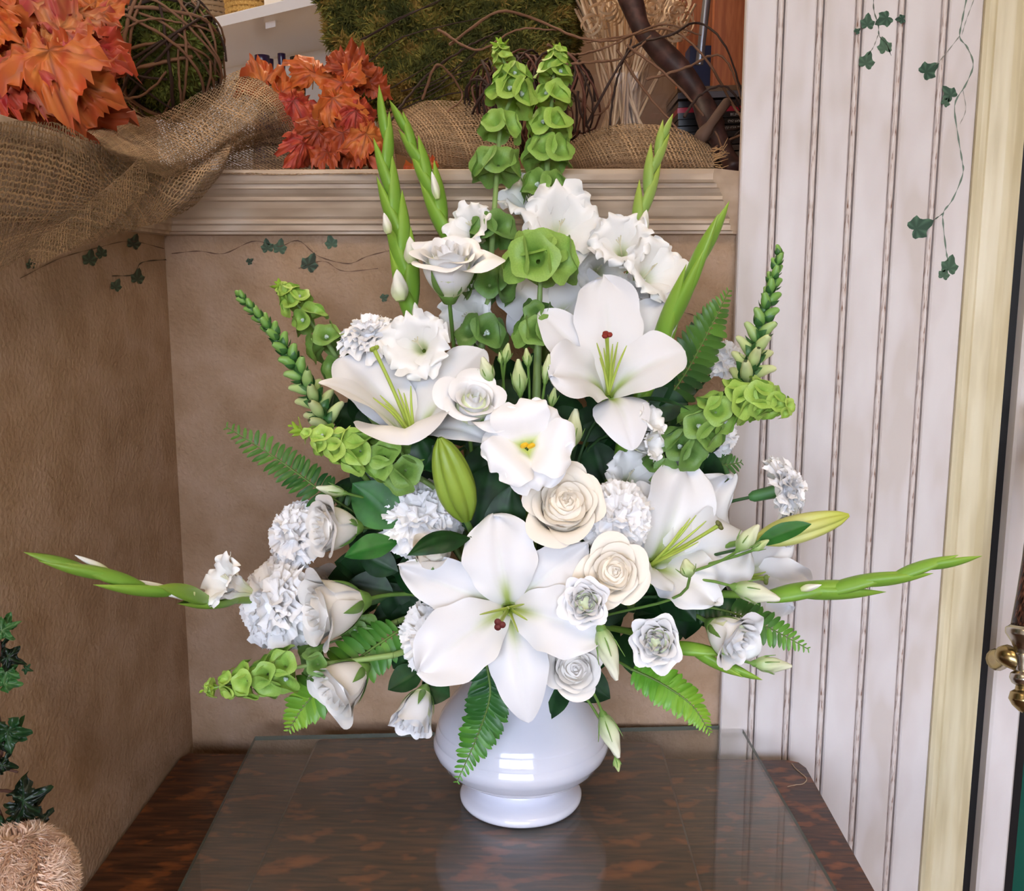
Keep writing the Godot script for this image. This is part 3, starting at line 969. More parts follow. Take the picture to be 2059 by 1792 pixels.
	var t := thing("vine_ball", "round woven vine ball filled with green moss beside orange leaves", "ball", ball)
	moss("moss_core", t, blob(ball, Vector3.ONE * .066), 2600, .010, 3, [lin(60, 72, 22), lin(80, 92, 28), lin(108, 118, 44), lin(136, 146, 66)])
	var twig := mat("grapevine", rgb(124, 88, 64), .8)
	var twig2 := mat("grapevine_dark", rgb(54, 34, 26), .8)
	for i in 32:
		var n := Vector3(rng.randf_range(-1, 1), rng.randf_range(-1, 1), rng.randf_range(-1, 1)).normalized()
		var f := frame(n, rng.randf() * TAU)
		var pts := []
		var r := .078 * rng.randf_range(.93, 1.03)
		var drift := rng.randf_range(-.5, .5)
		var sweep := rng.randf_range(3.0, 6.0)
		for k in 26:
			var a := sweep * k / 25.0
			var h := drift + .22 * sin(a * 1.3 + i)
			pts.append((f * Vector3(cos(a) * sqrt(maxf(0, 1 - h * h)), sin(a) * sqrt(maxf(0, 1 - h * h)), h)) * r * (1.0 + .03 * sin(a * 5.0 + i * 2.0)))
		part("vine", vine(pts, .0019 * rng.randf_range(.6, 1.3), .0014, 44, .0006), twig if i % 3 else twig2, t)

	# autumn leaves
	t = thing("autumn_leaf_spray", "large spray of orange and red artificial maple leaves at far left", "leaf spray", px(90, 180, 1.0))
	for l in [[55, 200, 1.03, 150, 190, Vector3(.2, .1, 1), 4, .3], [130, 200, 1.02, 140, 160, Vector3(.3, .2, 1), 4, .4], [20, 60, 1.0, 150, 330, Vector3(-.2, .3, 1), 0, .3], [100, 30, 1.0, 130, 10, Vector3(.1, .4, 1), 1, .2], [150, 30, .99, 120, 40, Vector3(.4, .3, 1), 3, .3], [120, 62, .97, 105, 70, Vector3(.2, .5, 1), 3, .35], [30, 110, .98, 120, 280, Vector3(-.3, .4, 1), 1, .4], [100, 105, .95, 125, 165, Vector3(.1, .5, 1), 1, .45], [60, 120, .955, 110, 215, Vector3(-.1, .4, 1), 3, .4], [180, 95, .98, 90, 105, Vector3(.3, .3, 1), 2, .4], [178, 150, .985, 85, 125, Vector3(.4, .1, 1), 1, .4], [140, 155, .97, 110, 170, Vector3(.2, .0, 1), 1, .35], [15, 180, .96, 95, 200, Vector3(-.1, .5, 1), 2, .5], [70, 195, .975, 80, 250, Vector3(0, .6, 1), 0, .5], [190, 20, 1.0, 80, 60, Vector3(.3, .2, 1), 1, .3], [-5, 30, .98, 100, 250, Vector3(-.2, .2, 1), 0, .3]]:
		autumn_leaf(t, l)
	t = thing("autumn_leaf_spray", "smaller spray of crumpled orange maple leaves beside the moss block", "leaf spray", px(660, 240, 1.22))
	for l in [[528, 168, 1.25, 68, 285, Vector3(.1, .5, 1), 1, .3], [566, 188, 1.24, 66, 105, Vector3(.2, .6, 1), 0, .5], [590, 203, 1.22, 69, 150, Vector3(.3, .4, 1), 2, .6], [632, 148, 1.24, 60, 355, Vector3(.6, .1, 1), 0, .9], [700, 143, 1.22, 64, 15, Vector3(.2, .2, 1), 4, .2], [690, 168, 1.21, 73, 340, Vector3(-.2, .3, 1), 0, .3], [670, 198, 1.19, 76, 190, Vector3(-.3, .3, 1), 0, .7], [740, 168, 1.23, 53, 100, Vector3(.3, .3, 1), 4, .4], [715, 223, 1.19, 67, 120, Vector3(.5, .2, 1), 2, .7], [640, 263, 1.18, 64, 200, Vector3(.7, .1, 1), 4, .9], [610, 288, 1.17, 58, 195, Vector3(.8, .2, .8), 2, .9], [690, 268, 1.19, 73, 175, Vector3(.0, .4, 1), 4, .6], [735, 270, 1.18, 60, 130, Vector3(.4, .4, 1), 1, .6], [660, 308, 1.18, 60, 210, Vector3(0, .7, .8), 4, .5], [720, 308, 1.19, 62, 100, Vector3(0, .8, .7), 4, .5], [655, 233, 1.22, 52, 90, Vector3(.5, .3, 1), 4, .6]]:
		autumn_leaf(t, l)
	t = thing("fallen_leaf", "single small orange leaf on the mantel edge behind gladiolus buds", "leaf", px(850, 335, 1.165))
	autumn_leaf(t, [850, 336, 1.165, 44, 20, Vector3(.1, .4, 1), 1, .3])

	# moss block
	var mo := px(885, 60, 1.5)
	t = thing("moss_block", "big tapering block covered in dark green moss in the back centre", "moss planter", mo)
	var g := Geo.new()
	var nz := FastNoiseLite.new()
	nz.frequency = 14.0
	var ring := [[635, -60, 1.40], [660, 40, 1.40], [688, 110, 1.40], [716, 190, 1.40], [735, 216, 1.41]]
	var ring2 := [[1135, -60, 1.44], [1126, 40, 1.44], [1110, 110, 1.44], [1092, 190, 1.44], [1080, 216, 1.45]]
	for i in 22:
		var u := i / 21.0 * (ring.size() - 1)
		var k := mini(int(u), ring.size() - 2)
		var a := px(ring[k][0], ring[k][1], ring[k][2]).lerp(px(ring[k + 1][0], ring[k + 1][1], ring[k + 1][2]), u - k)
		var e := px(ring2[k][0], ring2[k][1], ring2[k][2]).lerp(px(ring2[k + 1][0], ring2[k + 1][1], ring2[k + 1][2]), u - k)
		for j in 30:
			var s := j / 29.0
			var p: Vector3 = a.lerp(e, clampf((s - .15) / .7, 0, 1))
			if s < .15:
				p += Vector3(.01, 0, -.10) * (1.0 - s / .15)
			elif s > .85:
				p += Vector3(.03, 0, -.22) * ((s - .85) / .15)
			p += look.z * .035 * sin(clampf((s - .15) / .7, 0, 1) * PI)
			g.point(p + Vector3(nz.get_noise_3dv(p), nz.get_noise_3dv(p + Vector3.ONE), nz.get_noise_3dv(p * 1.3)) * .02)
	g.weave(0, 22, 30)
	moss("moss_bed", t, g, 9000, .013, 8, [lin(64, 70, 22), lin(76, 78, 26), lin(98, 98, 36), lin(132, 124, 50), lin(160, 128, 60)])
	for i in 9:
		var y := rng.randf_range(10, 190)
		var x := rng.randf_range(720, 900)
		part("thin_twig", vine([px(x, y + 60, 1.36), px(x + 80, y + rng.randf_range(0, 40), 1.34), px(x + rng.randf_range(130, 260), y - rng.randf_range(10, 60), 1.35)], .0012, .0007, 12, .0006), twig2, t, Transform3D(Basis(), -t.position))

	# rolled nest of twigs
	var ne := px(1072, 215, 1.3)
	t = thing("twig_nest", "bundled reddish brown twig roll behind the two tallest bell stems", "twig roll", ne)
	for i in 60:
		var x := rng.randf_range(-1, 1)
		var r := .066 * sqrt(1.0 - x * x * .55) * rng.randf_range(.75, 1.05)
		var f := Basis(Vector3(0, 1, 0), rng.randf_range(-.5, .5)) * Basis(Vector3(0, 0, 1), rng.randf_range(-.35, .35))
		var a0 := rng.randf() * TAU
		var pts := []
		for k in 20:
			var a := a0 + 4.6 * k / 19.0
			pts.append(f * Vector3(x * .078 + .006 * sin(a * 2.0 + i), cos(a) * r, sin(a) * r))
		part("twig", vine(pts, .0018, .0012, 30, .0008), mat("red_twig", rgb(96, 54, 40), .7) if i % 2 else twig2, t)

	# reeds and curls
	t = thing("reed_bundle", "bundle of pale tan reeds with curled tops behind the dark branch", "reed bundle", px(1250, 240, 1.5))
	var reed := mat("reed", rgb(232, 202, 164), .7)
	var reed2 := mat("reed_dark", rgb(206, 170, 132), .7)
	for i in 66:
		var top := Vector3(rng.randf_range(1125, 1400), rng.randf_range(-60, 20), 1.5 + rng.randf_range(-.05, .06))
		var foot := Vector3(1250 + (top.x - 1262) * -.22 + rng.randf_range(-40, 40), 290, 1.48 + rng.randf_range(-.04, .04))
		g = Geo.new()
		g.tube([pv(foot), pv(foot.lerp(top, .5)) + dir(rng.randf_range(-1, 1), 0, 0) * .004, pv(top)], [.0022, .0024, .0022], 5)
		part("reed", g, reed if i % 3 else reed2, t, Transform3D(Basis(), -t.position))
	for i in 22:
		var cx := [1205, 1228, 1190, 1215, 1240, 1300, 1320, 1340, 1355, 1365, 1372, 1350, 1330, 1378, 1362, 1345, 1195, 1222, 1310, 1368, 1375, 1358][i] as float
		var cy := [30, 22, 52, 45, 30, 40, 26, 14, 10, 22, 36, 30, 40, 58, 66, 48, 64, 18, 20, 8, 48, 74][i] as float
		var at := px(cx, cy, 1.42 + rng.randf_range(-.02, .03))
		var f := frame(dir(rng.randf_range(-.9, .9), rng.randf_range(-.2, .4), 1.0), rng.randf() * TAU)
		g = Geo.new()
		var r0 := rng.randf_range(.012, .019)
		g.sheet(40, 3, func(u, v):
			var a: float = u * TAU * 1.7
			var r: float = r0 * (1.0 - u * .3)
			return at + f * Vector3(cos(a) * r, sin(a) * r, (v - .5) * .0045 + u * .010))
		part("curl", g, reed, t, Transform3D(Basis(), -t.position))

	# the dark branch and tendrils
	t = thing("driftwood_branch", "thick smooth dark brown branch slanting down to the mantel's right end", "branch", px(1400, 200, 1.3))
	var bark := tri_mat("bark", .5, Vector3(9, 9, 9), noise_tex(256, .02, [[.3, rgb(46, 26, 24)], [.6, rgb(74, 46, 42)], [.8, rgb(96, 64, 56)]], 4, 50))
	g = Geo.new()
	var bp := spline([px(1245, -60, 1.36), px(1272, 10, 1.35), px(1292, 62, 1.34), px(1338, 112, 1.33), px(1384, 160, 1.32), px(1412, 205, 1.31), px(1434, 258, 1.29), px(1458, 305, 1.27), px(1480, 345, 1.25)], 40)
	var br := []
	for i in 40:
		br.append((.0145 + .002 * sin(i * .5)) * (1.0 if i < 30 else .85))
	g.tube(bp, br, 14)
	part("limb", g, bark, t, Transform3D(Basis(), -t.position))
	g = Geo.new()
	g.tube(spline([px(1405, 282, 1.26), px(1428, 252, 1.255), px(1445, 228, 1.26), px(1462, 205, 1.27)], 10), [.008, .009, .008, .006], 8)
	part("stub", g, mat("bark_light", rgb(104, 78, 62), .8), t, Transform3D(Basis(), -t.position))
	t = thing("curly_vine", "tangle of thin curly brown vine tendrils around the branch", "vine", px(1300, 180, 1.28))
	for l in [[[1500, 250], [1470, 205], [1420, 120], [1350, 60], [1270, 70], [1180, 85]], [[905, 90], [1000, 25], [1080, 40], [1160, 75], [1240, 80], [1330, 50], [1410, 70]], [[1180, 250], [1240, 140], [1280, 90], [1350, 70], [1400, 45], [1450, 80], [1480, 150], [1500, 220], [1505, 260]], [[1220, 330], [1232, 200], [1250, 130], [1270, 80]], [[1260, 90], [1350, 160], [1420, 240], [1450, 300], [1410, 330]], [[1240, 100], [1310, 200], [1400, 300], [1420, 338]], [[1300, 160], [1370, 140], [1440, 110], [1470, 140], [1490, 200]], [[1385, 335], [1450, 290], [1500, 265], [1508, 240], [1495, 225]], [[1380, 318], [1440, 270], [1490, 255], [1500, 235]], [[1100, 90], [1150, 110], [1220, 95], [1290, 60]], [[1130, 130], [1190, 125], [1260, 115], [1310, 70]], [[880, 60], [960, 100], [1040, 60], [1120, 60]], [[780, 250], [850, 160], [930, 100], [1010, 60]], [[850, 200], [880, 130], [930, 190], [900, 225]], [[1375, 235], [1410, 190], [1460, 175], [1500, 235], [1490, 290]], [[1440, 340], [1470, 285], [1500, 245], [1478, 205]], [[1150, 180], [1200, 230], [1230, 190], [1215, 120]]]:
		var pts := []
		for q in l[0] if l[0][0] is Array else l:
			pts.append(px(q[0], q[1], 1.27 + rng.randf_range(-.03, .04)))
		part("tendril", vine(pts, .0019, .0011, 36, .0007), twig if rng.randf() < .5 else twig2, t, Transform3D(Basis(), -t.position))

	# disc cases
	var spines := [[186, 12, 110, 84, 62, ""], [199, 14, 92, 88, 92, ""], [216, 13, 34, 28, 32, ""], [228, 12, 158, 30, 52, ""], [240, 14, 16, 14, 16, "BETHES"], [253, 13, 14, 13, 14, "GAS PARTY"], [266, 12, 20, 16, 18, "HUSTLER MONEY"], [279, 13, 30, 26, 26, ""], [293, 12, 42, 36, 36, ""], [306, 12, 92, 84, 80, ""], [320, 12, 120, 112, 108, ""], [333, 13, 60, 52, 50, ""]]
	var seen := ["wooden topped", "grey topped", "dark slim", "crimson edged", "black, titled BETHES", "black, titled GAS PARTY", "black, titled HUSTLER MONEY", "charcoal", "brownish", "grey", "pale grey", "lowest dark"]
	for i in spines.size():
		var s = spines[i]
		var a := px(1362 + (i % 3), s[0], 1.36)
		var e := px(1520, s[0] - 6, 1.36)
		var h: float = s[1] / F * 1.36
		t = thing("disc_case", "%s disc case, %s from the top of the stack behind branch" % [seen[i], ["first", "second", "third", "fourth", "fifth", "sixth", "seventh", "eighth", "ninth", "tenth", "eleventh", "last"][i]], "disc case", a, "disc cases stacked behind the branch")
		var x := (e - a)
		var up := Vector3(0, h * .86, 0)
		var back := Vector3(0, 0, -.12)
		g = Geo.new()
		g.hexa([Vector3.ZERO, x, x + back, back, up, x + up, x + back + up, back + up])
		part("case", g, mat("case_%d" % i, rgb(s[2], s[3], s[4]), .3), t)
		if s[5] != "":
			var tm := TextMesh.new()
			tm.text = s[5]
			var sf := SystemFont.new()
			sf.font_names = PackedStringArray(["Droid Sans"])
			tm.font = sf
			tm.font_size = 16
			tm.pixel_size = .00028
			tm.depth = .0003
			var xb := x.normalized()
			part("spine_title", tm, mat("print_white", rgb(196, 190, 186), .6), t, Transform3D(Basis(xb, xb.cross(Vector3(0, 0, -1)).normalized() * -1.0, Vector3(0, 0, 1)).orthonormalized(), x * .74 + up * .5 + Vector3(0, 0, .0004)))
	# board, rod and box at the right
	t = thing("wood_panel", "upright orange brown wooden panel against the beadboard's back edge", "panel", px(1468, 90, 1.42))
	g = Geo.new()
	var p0 := px(1432, 186, 1.42)
	var p1 := px(1520, -80, 1.42)
	g.box(Vector3(p0.x, 1.50, p0.z - .02), Vector3(p1.x, p1.y, p0.z))
	wpart("board", g, tri_mat("orange_wood", .55, Vector3(22, 2, 22), noise_tex(256, .02, [[.3, rgb(166, 88, 44)], [.7, rgb(192, 110, 60)]], 4, 61)), t)
	t = thing("wood_panel", "darker orange wooden back board seen between reeds and metal rod", "panel", px(1400, 40, 1.75))
	g = Geo.new()
	p0 = px(1362, 160, 1.75)
	p1 = px(1470, -120, 1.75)
	g.box(Vector3(p0.x, 1.47, p0.z - .02), Vector3(p1.x, p1.y, p0.z))
	wpart("board", g, M.orange_wood, t)
	t = thing("metal_rod", "slim grey metal rod leaning beside the orange wooden panel", "rod", px(1420, 60, 1.45))
	g = Geo.new()
	g.tube([px(1406, 130, 1.46), px(1414, 60, 1.45), px(1428, -60, 1.44)], [.0058], 10)
	wpart("rod", g, mat("dull_steel", rgb(150, 152, 158), .35, {"metallic": .7}), t)
	t = thing("blue_packet", "dark blue packet between the branch and the orange panel", "packet", px(1412, 130, 1.55))
	g = Geo.new()
	p0 = px(1385, 182, 1.55)
	p1 = px(1436, 95, 1.55)
	g.box(Vector3(p0.x, 1.467, p0.z - .05), Vector3(p1.x, p1.y, p0.z))
	wpart("body", g, mat("navy_card", rgb(28, 40, 82), .5), t)
	t = thing("glass_jar", "clear plastic jar holding the reed bundle behind the branch", "jar", px(1300, 250, 1.5))
	g = Geo.new()
	var jb := px(1262, 300, 1.5)
	g.lathe([[.07, 0], [.085, .0], [.09, .08], [.098, .16]], Transform3D(Basis(), Vector3(jb.x, 1.467, jb.z)), 36)
	wpart("wall", g, M.pane, t)

	# white shelf with baskets at the left back
	var sy := 1.752
	var s := []
	for q in [[425, 58], [645, 6], [720, 78], [440, 134]]:
		var w := on_plane(q[0], q[1], 1, sy)
		s.append(Vector2(w.x, w.z))
	var away: Vector2 = (s[2] - s[1]).normalized()
	var edge: Vector2 = (s[1] - s[0]).normalized()
	var a0: Vector2 = s[0] - edge * .35
	var a1: Vector2 = s[1] + edge * .03
	t = thing("white_shelf", "white wall shelf with a price clip holding baskets at upper left", "shelf", Vector3(s[0].x, sy, s[0].y))
	g = Geo.new()
	g.slab([a0, a1, a1 + away * .25, a0 + away * .25], sy, sy + .017, .001)
	wpart("board", g, M.white_gloss, t)
	g = Geo.new()
	var bk0 := a0 + away * .25
	var bk1 := a1 + away * .25
	g.slab([bk0, bk1, bk1 + away * .02, bk0 + away * .02], 1.467, 2.25)
	wpart("back_panel", g, M.white_gloss, t)
	var cl := on_plane(545, 44, 1, sy)
	g = Geo.new()
	var c0 := Vector2(cl.x, cl.z) - away * .004
	g.slab([c0 - edge * .012, c0 + edge * .012, c0 + edge * .012 + away * .003, c0 - edge * .012 + away * .003], sy - .010, sy + .008)
	wpart("price_clip", g, M.white_gloss, t)
	var wick := tri_mat("wicker", .8, Vector3(40, 40, 40), noise_tex(128, .06, [[.3, rgb(170, 128, 62)], [.7, rgb(214, 176, 104)]], 2, 70))
	var on_shelf := [[405, "tan", .075, "basket", "greyish wicker basket at the left end of the white shelf"], [488, "gold", .075, "basket", "golden woven wicker basket in the middle of the white shelf"], [548, "w", .042, "carton", "white carton next to the golden basket on shelf"], [588, "w", .036, "carton", "white carton at the right of the shelf cartons"], [640, "gold", .08, "basket", "golden wicker basket at the right end of the shelf"]]
	for o in on_shelf:
		var fr := on_plane(o[0], 45 - (o[0] - 488) * .235, 1, sy + .017)
		var at := Vector2(fr.x, fr.z) + away * .035
		t = thing("wicker_basket" if o[3] == "basket" else "white_carton", o[4], o[3], Vector3(at.x, sy + .0172, at.y))
		if o[3] == "carton":
			g = Geo.new()
			var h: float = o[2] * .5
			g.slab([-edge * h - away * .03, edge * h - away * .03, edge * h + away * .03, -edge * h + away * .03], 0, .12, .002)
			part("box", g, mat("carton", rgb(236, 230, 222), .6), t)
			for k in 3:
				g = Geo.new()
				g.slab([-edge * (h + .0006) - away * .0306, edge * (h + .0006) - away * .0306, edge * (h + .0006) - away * .029, -edge * (h + .0006) - away * .029], .012 + k * .03, .030 + k * .03, .001)
				part("flap", g, M.carton, t)
		else:
			for k in 12:
				g = Geo.new()
				var rad: float = .034 + k * .0006
				var pts := []
				for m in 49:
					var a := TAU * m / 48
					var rr := rad + .0016 * (1 if (m + k) % 2 else -1)
					pts.append(Vector3(cos(a) * rr, .005 + k * .0088, sin(a) * rr))
				g.tube(pts, [.0046], 6, false)
				part("strand", g, wick if o[1] == "gold" else mat("grey_wicker", rgb(150, 126, 98), .8), t)
			for k in 24:
				g = Geo.new()
				var a := TAU * k / 24
				g.tube([Vector3(cos(a) * .034, 0, sin(a) * .034), Vector3(cos(a) * .0405, .108, sin(a) * .0405)], [.0024], 5)
				part("stake", g, wick if o[1] == "gold" else M.grey_wicker, t)
	# dark purple bottles under the shelf
	for o in [[527, 112, 1.75, 15, "squat purple bottle cap just under the shelf at left"], [566, 108, 1.7, 8, "slim purple bottle neck just under the white shelf"], [600, 116, 1.66, 17, "flared black vase rim beside the orange leaves"], [542, 119, 1.76, 8, "small purple bottle stopper next to the squat cap"]]:
		var top := px(o[0], o[1], o[2])
		var r: float = o[3] / F * o[2]
		t = thing("dark_vase" if o[3] == 17 else "purple_bottle", o[4], "vase" if o[3] == 17 else "bottle", Vector3(top.x, 1.467, top.z))
		var h := top.y - 1.467
		g = Geo.new()
		g.lathe([[.0, 0], [r * 1.6, 0], [r * 1.9, h * .2], [r * 1.5, h * .5], [r * .8, h * .66], [r * .8, h * .9], [r, h * .97], [r, h], [r * .8, h]] if o[3] != 17 else [[0, 0], [r * .7, 0], [r * .6, h * .5], [r * .7, h * .75], [r, h], [r * .9, h], [r * .6, h * .8]], Transform3D(), 28)
		part("body", g, mat("purple_glaze", rgb(44, 26, 62), .25) if o[3] != 17 else mat("black_glaze", rgb(16, 12, 14), .2), t)
	var pom := px(714, 175, 1.26)
	t = thing("blue_pompom", "small fuzzy blue pompom tucked among the orange leaves", "pompom", pom)
	moss("pompom_core", t, blob(pom, Vector3.ONE * .004, 12), 160, .006, 5, [lin(60, 110, 190), lin(96, 150, 225), lin(120, 176, 240)])

# ---------------------------------------------------------------- left foreground
func build_left_foreground() -> void:
	var th := thing("thread_scrap", "pale curled thread scrap lying on the right table leaf", "thread", on_plane(1610, 1560, 1, .751))
	var tp := []
	for q in [[1592, 1536], [1600, 1546], [1612, 1556], [1622, 1566], [1616, 1576], [1602, 1578], [1584, 1582]]:
		tp.append(on_plane(q[0], q[1], 1, .7508))
	part("strand", vine(tp, .0006, .0005, 26, .0002), mat("lint", rgb(196, 168, 140), .9), th, Transform3D(Basis(), -th.position))
	var t := thing("ivy_plant", "trailing dark green ivy hanging at the left edge above the plush toy", "ivy", px(0, 1450, .76))
	var im := mat("ivy_leaf", Color.WHITE, .38, {"vertex_color_use_as_albedo": true, "backlight": Color(.25, .3, .2)})
	for l in [[Vector3(-18, 1250, .76), Vector3(0, 1300, .75), Vector3(-8, 1400, .75), Vector3(5, 1500, .75), Vector3(-10, 1600, .76), Vector3(30, 1700, .76)], [Vector3(-10, 1530, .755), Vector3(12, 1545, .75), Vector3(36, 1553, .75)], [Vector3(0, 1590, .755), Vector3(20, 1592, .75), Vector3(38, 1605, .75), Vector3(60, 1700, .76)]]:
		var pts := []
		for q in l:
			pts.append(pv(q))
		part("stem", vine(pts, .0014, .0010, 20), mat("ivy_stem", rgb(84, 52, 40), .7), t, Transform3D(Basis(), -t.position))
	for l in [[10, 1262, .75, 42, 300, 2], [4, 1268, .745, 38, 60, 2], [16, 1322, .74, 40, 115, 0], [-4, 1310, .75, 40, 20, 0], [10, 1372, .745, 44, 30, 2], [14, 1350, .745, 40, 190, 2], [52, 1345, .75, 16, 110, 1], [16, 1470, .745, 58, 165, 1], [20, 1480, .75, 44, 40, 1], [-6, 1490, .745, 44, 200, 0], [2, 1540, .74, 40, 20, 0], [48, 1610, .745, 66, 65, 0], [50, 1625, .75, 54, 350, 0], [44, 1630, .748, 40, 200, 0], [70, 1670, .755, 50, 30, 0], [98, 1690, .765, 36, 80, 1], [8, 1660, .755, 48, 190, 1], [60, 1660, .76, 40, 250, 0], [110, 1715, .77, 30, 110, 1]]:
		var c = [[lin(12, 24, 14), lin(18, 34, 18)], [lin(22, 52, 26), lin(36, 76, 36)], [lin(44, 92, 40), lin(70, 124, 60)]][l[5]]
		var g := lobed_leaf(l[3] / F * l[2], IVY, [0.0, 1.25, 2.2], .0, .25, c[0], c[1], lin(120, 150, 100) if l[5] == 2 else lin(46, 80, 44), 6, 64)
		place_leaf(t, "leaf", g, im, px(l[0], l[1], l[2]), l[4], Vector3(rng.randf_range(-.3, .5), rng.randf_range(0, .6), 1))
	var at := px(42, 1775, .74)
	t = thing("plush_toy", "fluffy peach plush toy head at the bottom left corner", "plush toy", at)
	var body := blob(at, Vector3(.031, .0345, .031), 24, .05, 30.0)
	wpart("head", body, mat("plush_skin", rgb(232, 192, 160), .95), t)
	var ar := RandomNumberGenerator.new()
	ar.seed = 9
	var fur := Geo.new()
	for k in 9:
		var a := ar.randf() * TAU
		var foot := Vector3(cos(a), sin(a), 0) * .30
		var side := Vector3(-sin(a), cos(a), 0) * .07
		var tip := Vector3(ar.randf_range(-.6, .6), -.7 + ar.randf_range(-.3, .3), .9)
		var n := fur.v.size()
		for q in [foot - side, foot + side, foot + tip * .55 + Vector3(0, .2, .15) - side, foot + tip * .55 + Vector3(0, .2, .15) + side, foot + tip]:
			fur.point(q)
		fur.tri(n, n + 1, n + 2)
		fur.tri(n + 1, n + 3, n + 2)
		fur.tri(n + 2, n + 3, n + 4)
	var mm := MultiMesh.new()
	mm.transform_format = MultiMesh.TRANSFORM_3D
	mm.use_colors = true
	mm.mesh = fur.mesh()
	mm.instance_count = 5200
	for i in 5200:
		var n := Vector3(ar.randfn(), ar.randfn(), ar.randfn()).normalized()
		var b := Basis(Vector3.UP.cross(n).normalized(), n.cross(Vector3.UP.cross(n).normalized()), n) if absf(n.y) < .98 else Basis()
		var swirl := .9 * sin(n.x * 9.0) + .8 * cos(n.y * 8.0 + n.z * 7.0) + ar.randf_range(-.9, .9)
		mm.set_instance_transform(i, Transform3D((b * Basis(Vector3(0, 0, 1), swirl)).scaled(Vector3.ONE * .0085 * ar.randf_range(.6, 1.35)), n * Vector3(.031, .0345, .031)))
		mm.set_instance_color(i, lin(238, 200, 170).lerp(lin(250, 226, 206), ar.randf()))
	var mi := MultiMeshInstance3D.new()
	mi.name = "fur"
	mi.multimesh = mm
	mi.material_override = mat("fur", Color.WHITE, .9, {"vertex_color_use_as_albedo": true})
	mi.set_meta("kind", "stuff")
	t.add_child(mi, true)

# ---------------------------------------------------------------- vase
func build_vase() -> void:
	var t := thing("vase", "glossy white footed glass vase with a ringed bowl standing on glass sheet", "vase", vase_at)
	var prof := [[.001, .0], [.0625, .0], [.0655, .0012], [.0668, .004], [.0668, .0075], [.0645, .0105], [.0600, .0125], [.0585, .0148], [.0545, .0170], [.0520, .0195], [.0490, .0222], [.0478, .0250], [.0484, .0268], [.0520, .0288], [.0600, .0318], [.0700, .0362], [.0790, .0420], [.0858, .0490], [.0898, .0560], [.0935, .0600], [.0955, .0670], [.0948, .0710], [.0930, .0745], [.0926, .0760], [.0930, .0776], [.0918, .0830], [.0896, .0880], [.0892, .0895], [.0894, .0912], [.0870, .0970], [.0815, .1060], [.0740, .1160], [.0665, .1260], [.0610, .1350], [.0582, .1450], [.0590, .1550], [.0615, .1620], [.0620, .1640], [.0605, .1645], [.0560, .1550], [.0550, .1450], [.0640, .1240], [.0780, .1060], [.0880, .0800], [.0880, .0620], [.0720, .0420], [.0400, .0330], [.001, .0320]]
	var g := Geo.new()
	g.lathe(prof, Transform3D(), 72)
	part("body", g, mat("milk_glass", rgb(226, 228, 240), .10, {"clearcoat_enabled": true, "clearcoat": .5, "clearcoat_roughness": .05}), t)

# ---------------------------------------------------------------- flower builders
func flower_mats() -> void:
	var soft := {"vertex_color_use_as_albedo": true, "backlight": Color(.8, .8, .8)}
	mat("lily_white", rgb(232, 232, 234), .45, {"vertex_color_use_as_albedo": true, "backlight": Color(.45, .45, .45)})
	mat("rose_cream", rgb(248, 240, 226), .55, {"vertex_color_use_as_albedo": true, "backlight": Color(1, 1, 1)})
	mat("rose_white", rgb(240, 236, 230), .55, soft)
	mat("lisianthus_white", rgb(249, 248, 248), .5, {"vertex_color_use_as_albedo": true, "backlight": Color(1, 1, 1)})
	mat("carnation_white", rgb(250, 249, 249), .6, {"vertex_color_use_as_albedo": true, "backlight": Color(1, 1, 1)})
	mat("glad_white", rgb(246, 245, 242), .5, soft)
	mat("plant", Color.WHITE, .42, {"vertex_color_use_as_albedo": true, "backlight": Color(.3, .3, .3)})
	mat("stem_green", rgb(112, 150, 68), .5)
	mat("stem_dark", rgb(58, 92, 52), .5)
	mat("stem_pale", rgb(150, 178, 104), .5)
	var leafn := noise_tex(256, .03, [], 3, 90, FastNoiseLite.TYPE_SIMPLEX_SMOOTH, 2.0)
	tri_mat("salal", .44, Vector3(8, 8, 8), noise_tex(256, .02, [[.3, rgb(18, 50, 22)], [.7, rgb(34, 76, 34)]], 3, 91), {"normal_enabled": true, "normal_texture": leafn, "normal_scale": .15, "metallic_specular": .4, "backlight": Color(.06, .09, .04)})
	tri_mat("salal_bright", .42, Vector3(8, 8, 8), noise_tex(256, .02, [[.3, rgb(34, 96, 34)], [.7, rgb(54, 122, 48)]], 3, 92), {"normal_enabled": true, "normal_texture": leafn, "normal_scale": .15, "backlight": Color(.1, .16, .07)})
	var vein := noise_tex(256, .05, [[.0, rgb(206, 216, 190)], [.5, rgb(222, 230, 206)], [.9, rgb(240, 244, 228)]], 3, 93, FastNoiseLite.TYPE_CELLULAR)
	tri_mat("bell_green", .5, Vector3(24, 24, 24), vein, {"uv1_world_triplanar": false, "uv1_scale": Vector3(.9, .9, .9), "vertex_color_use_as_albedo": true, "backlight": Color(.4, .5, .25)})

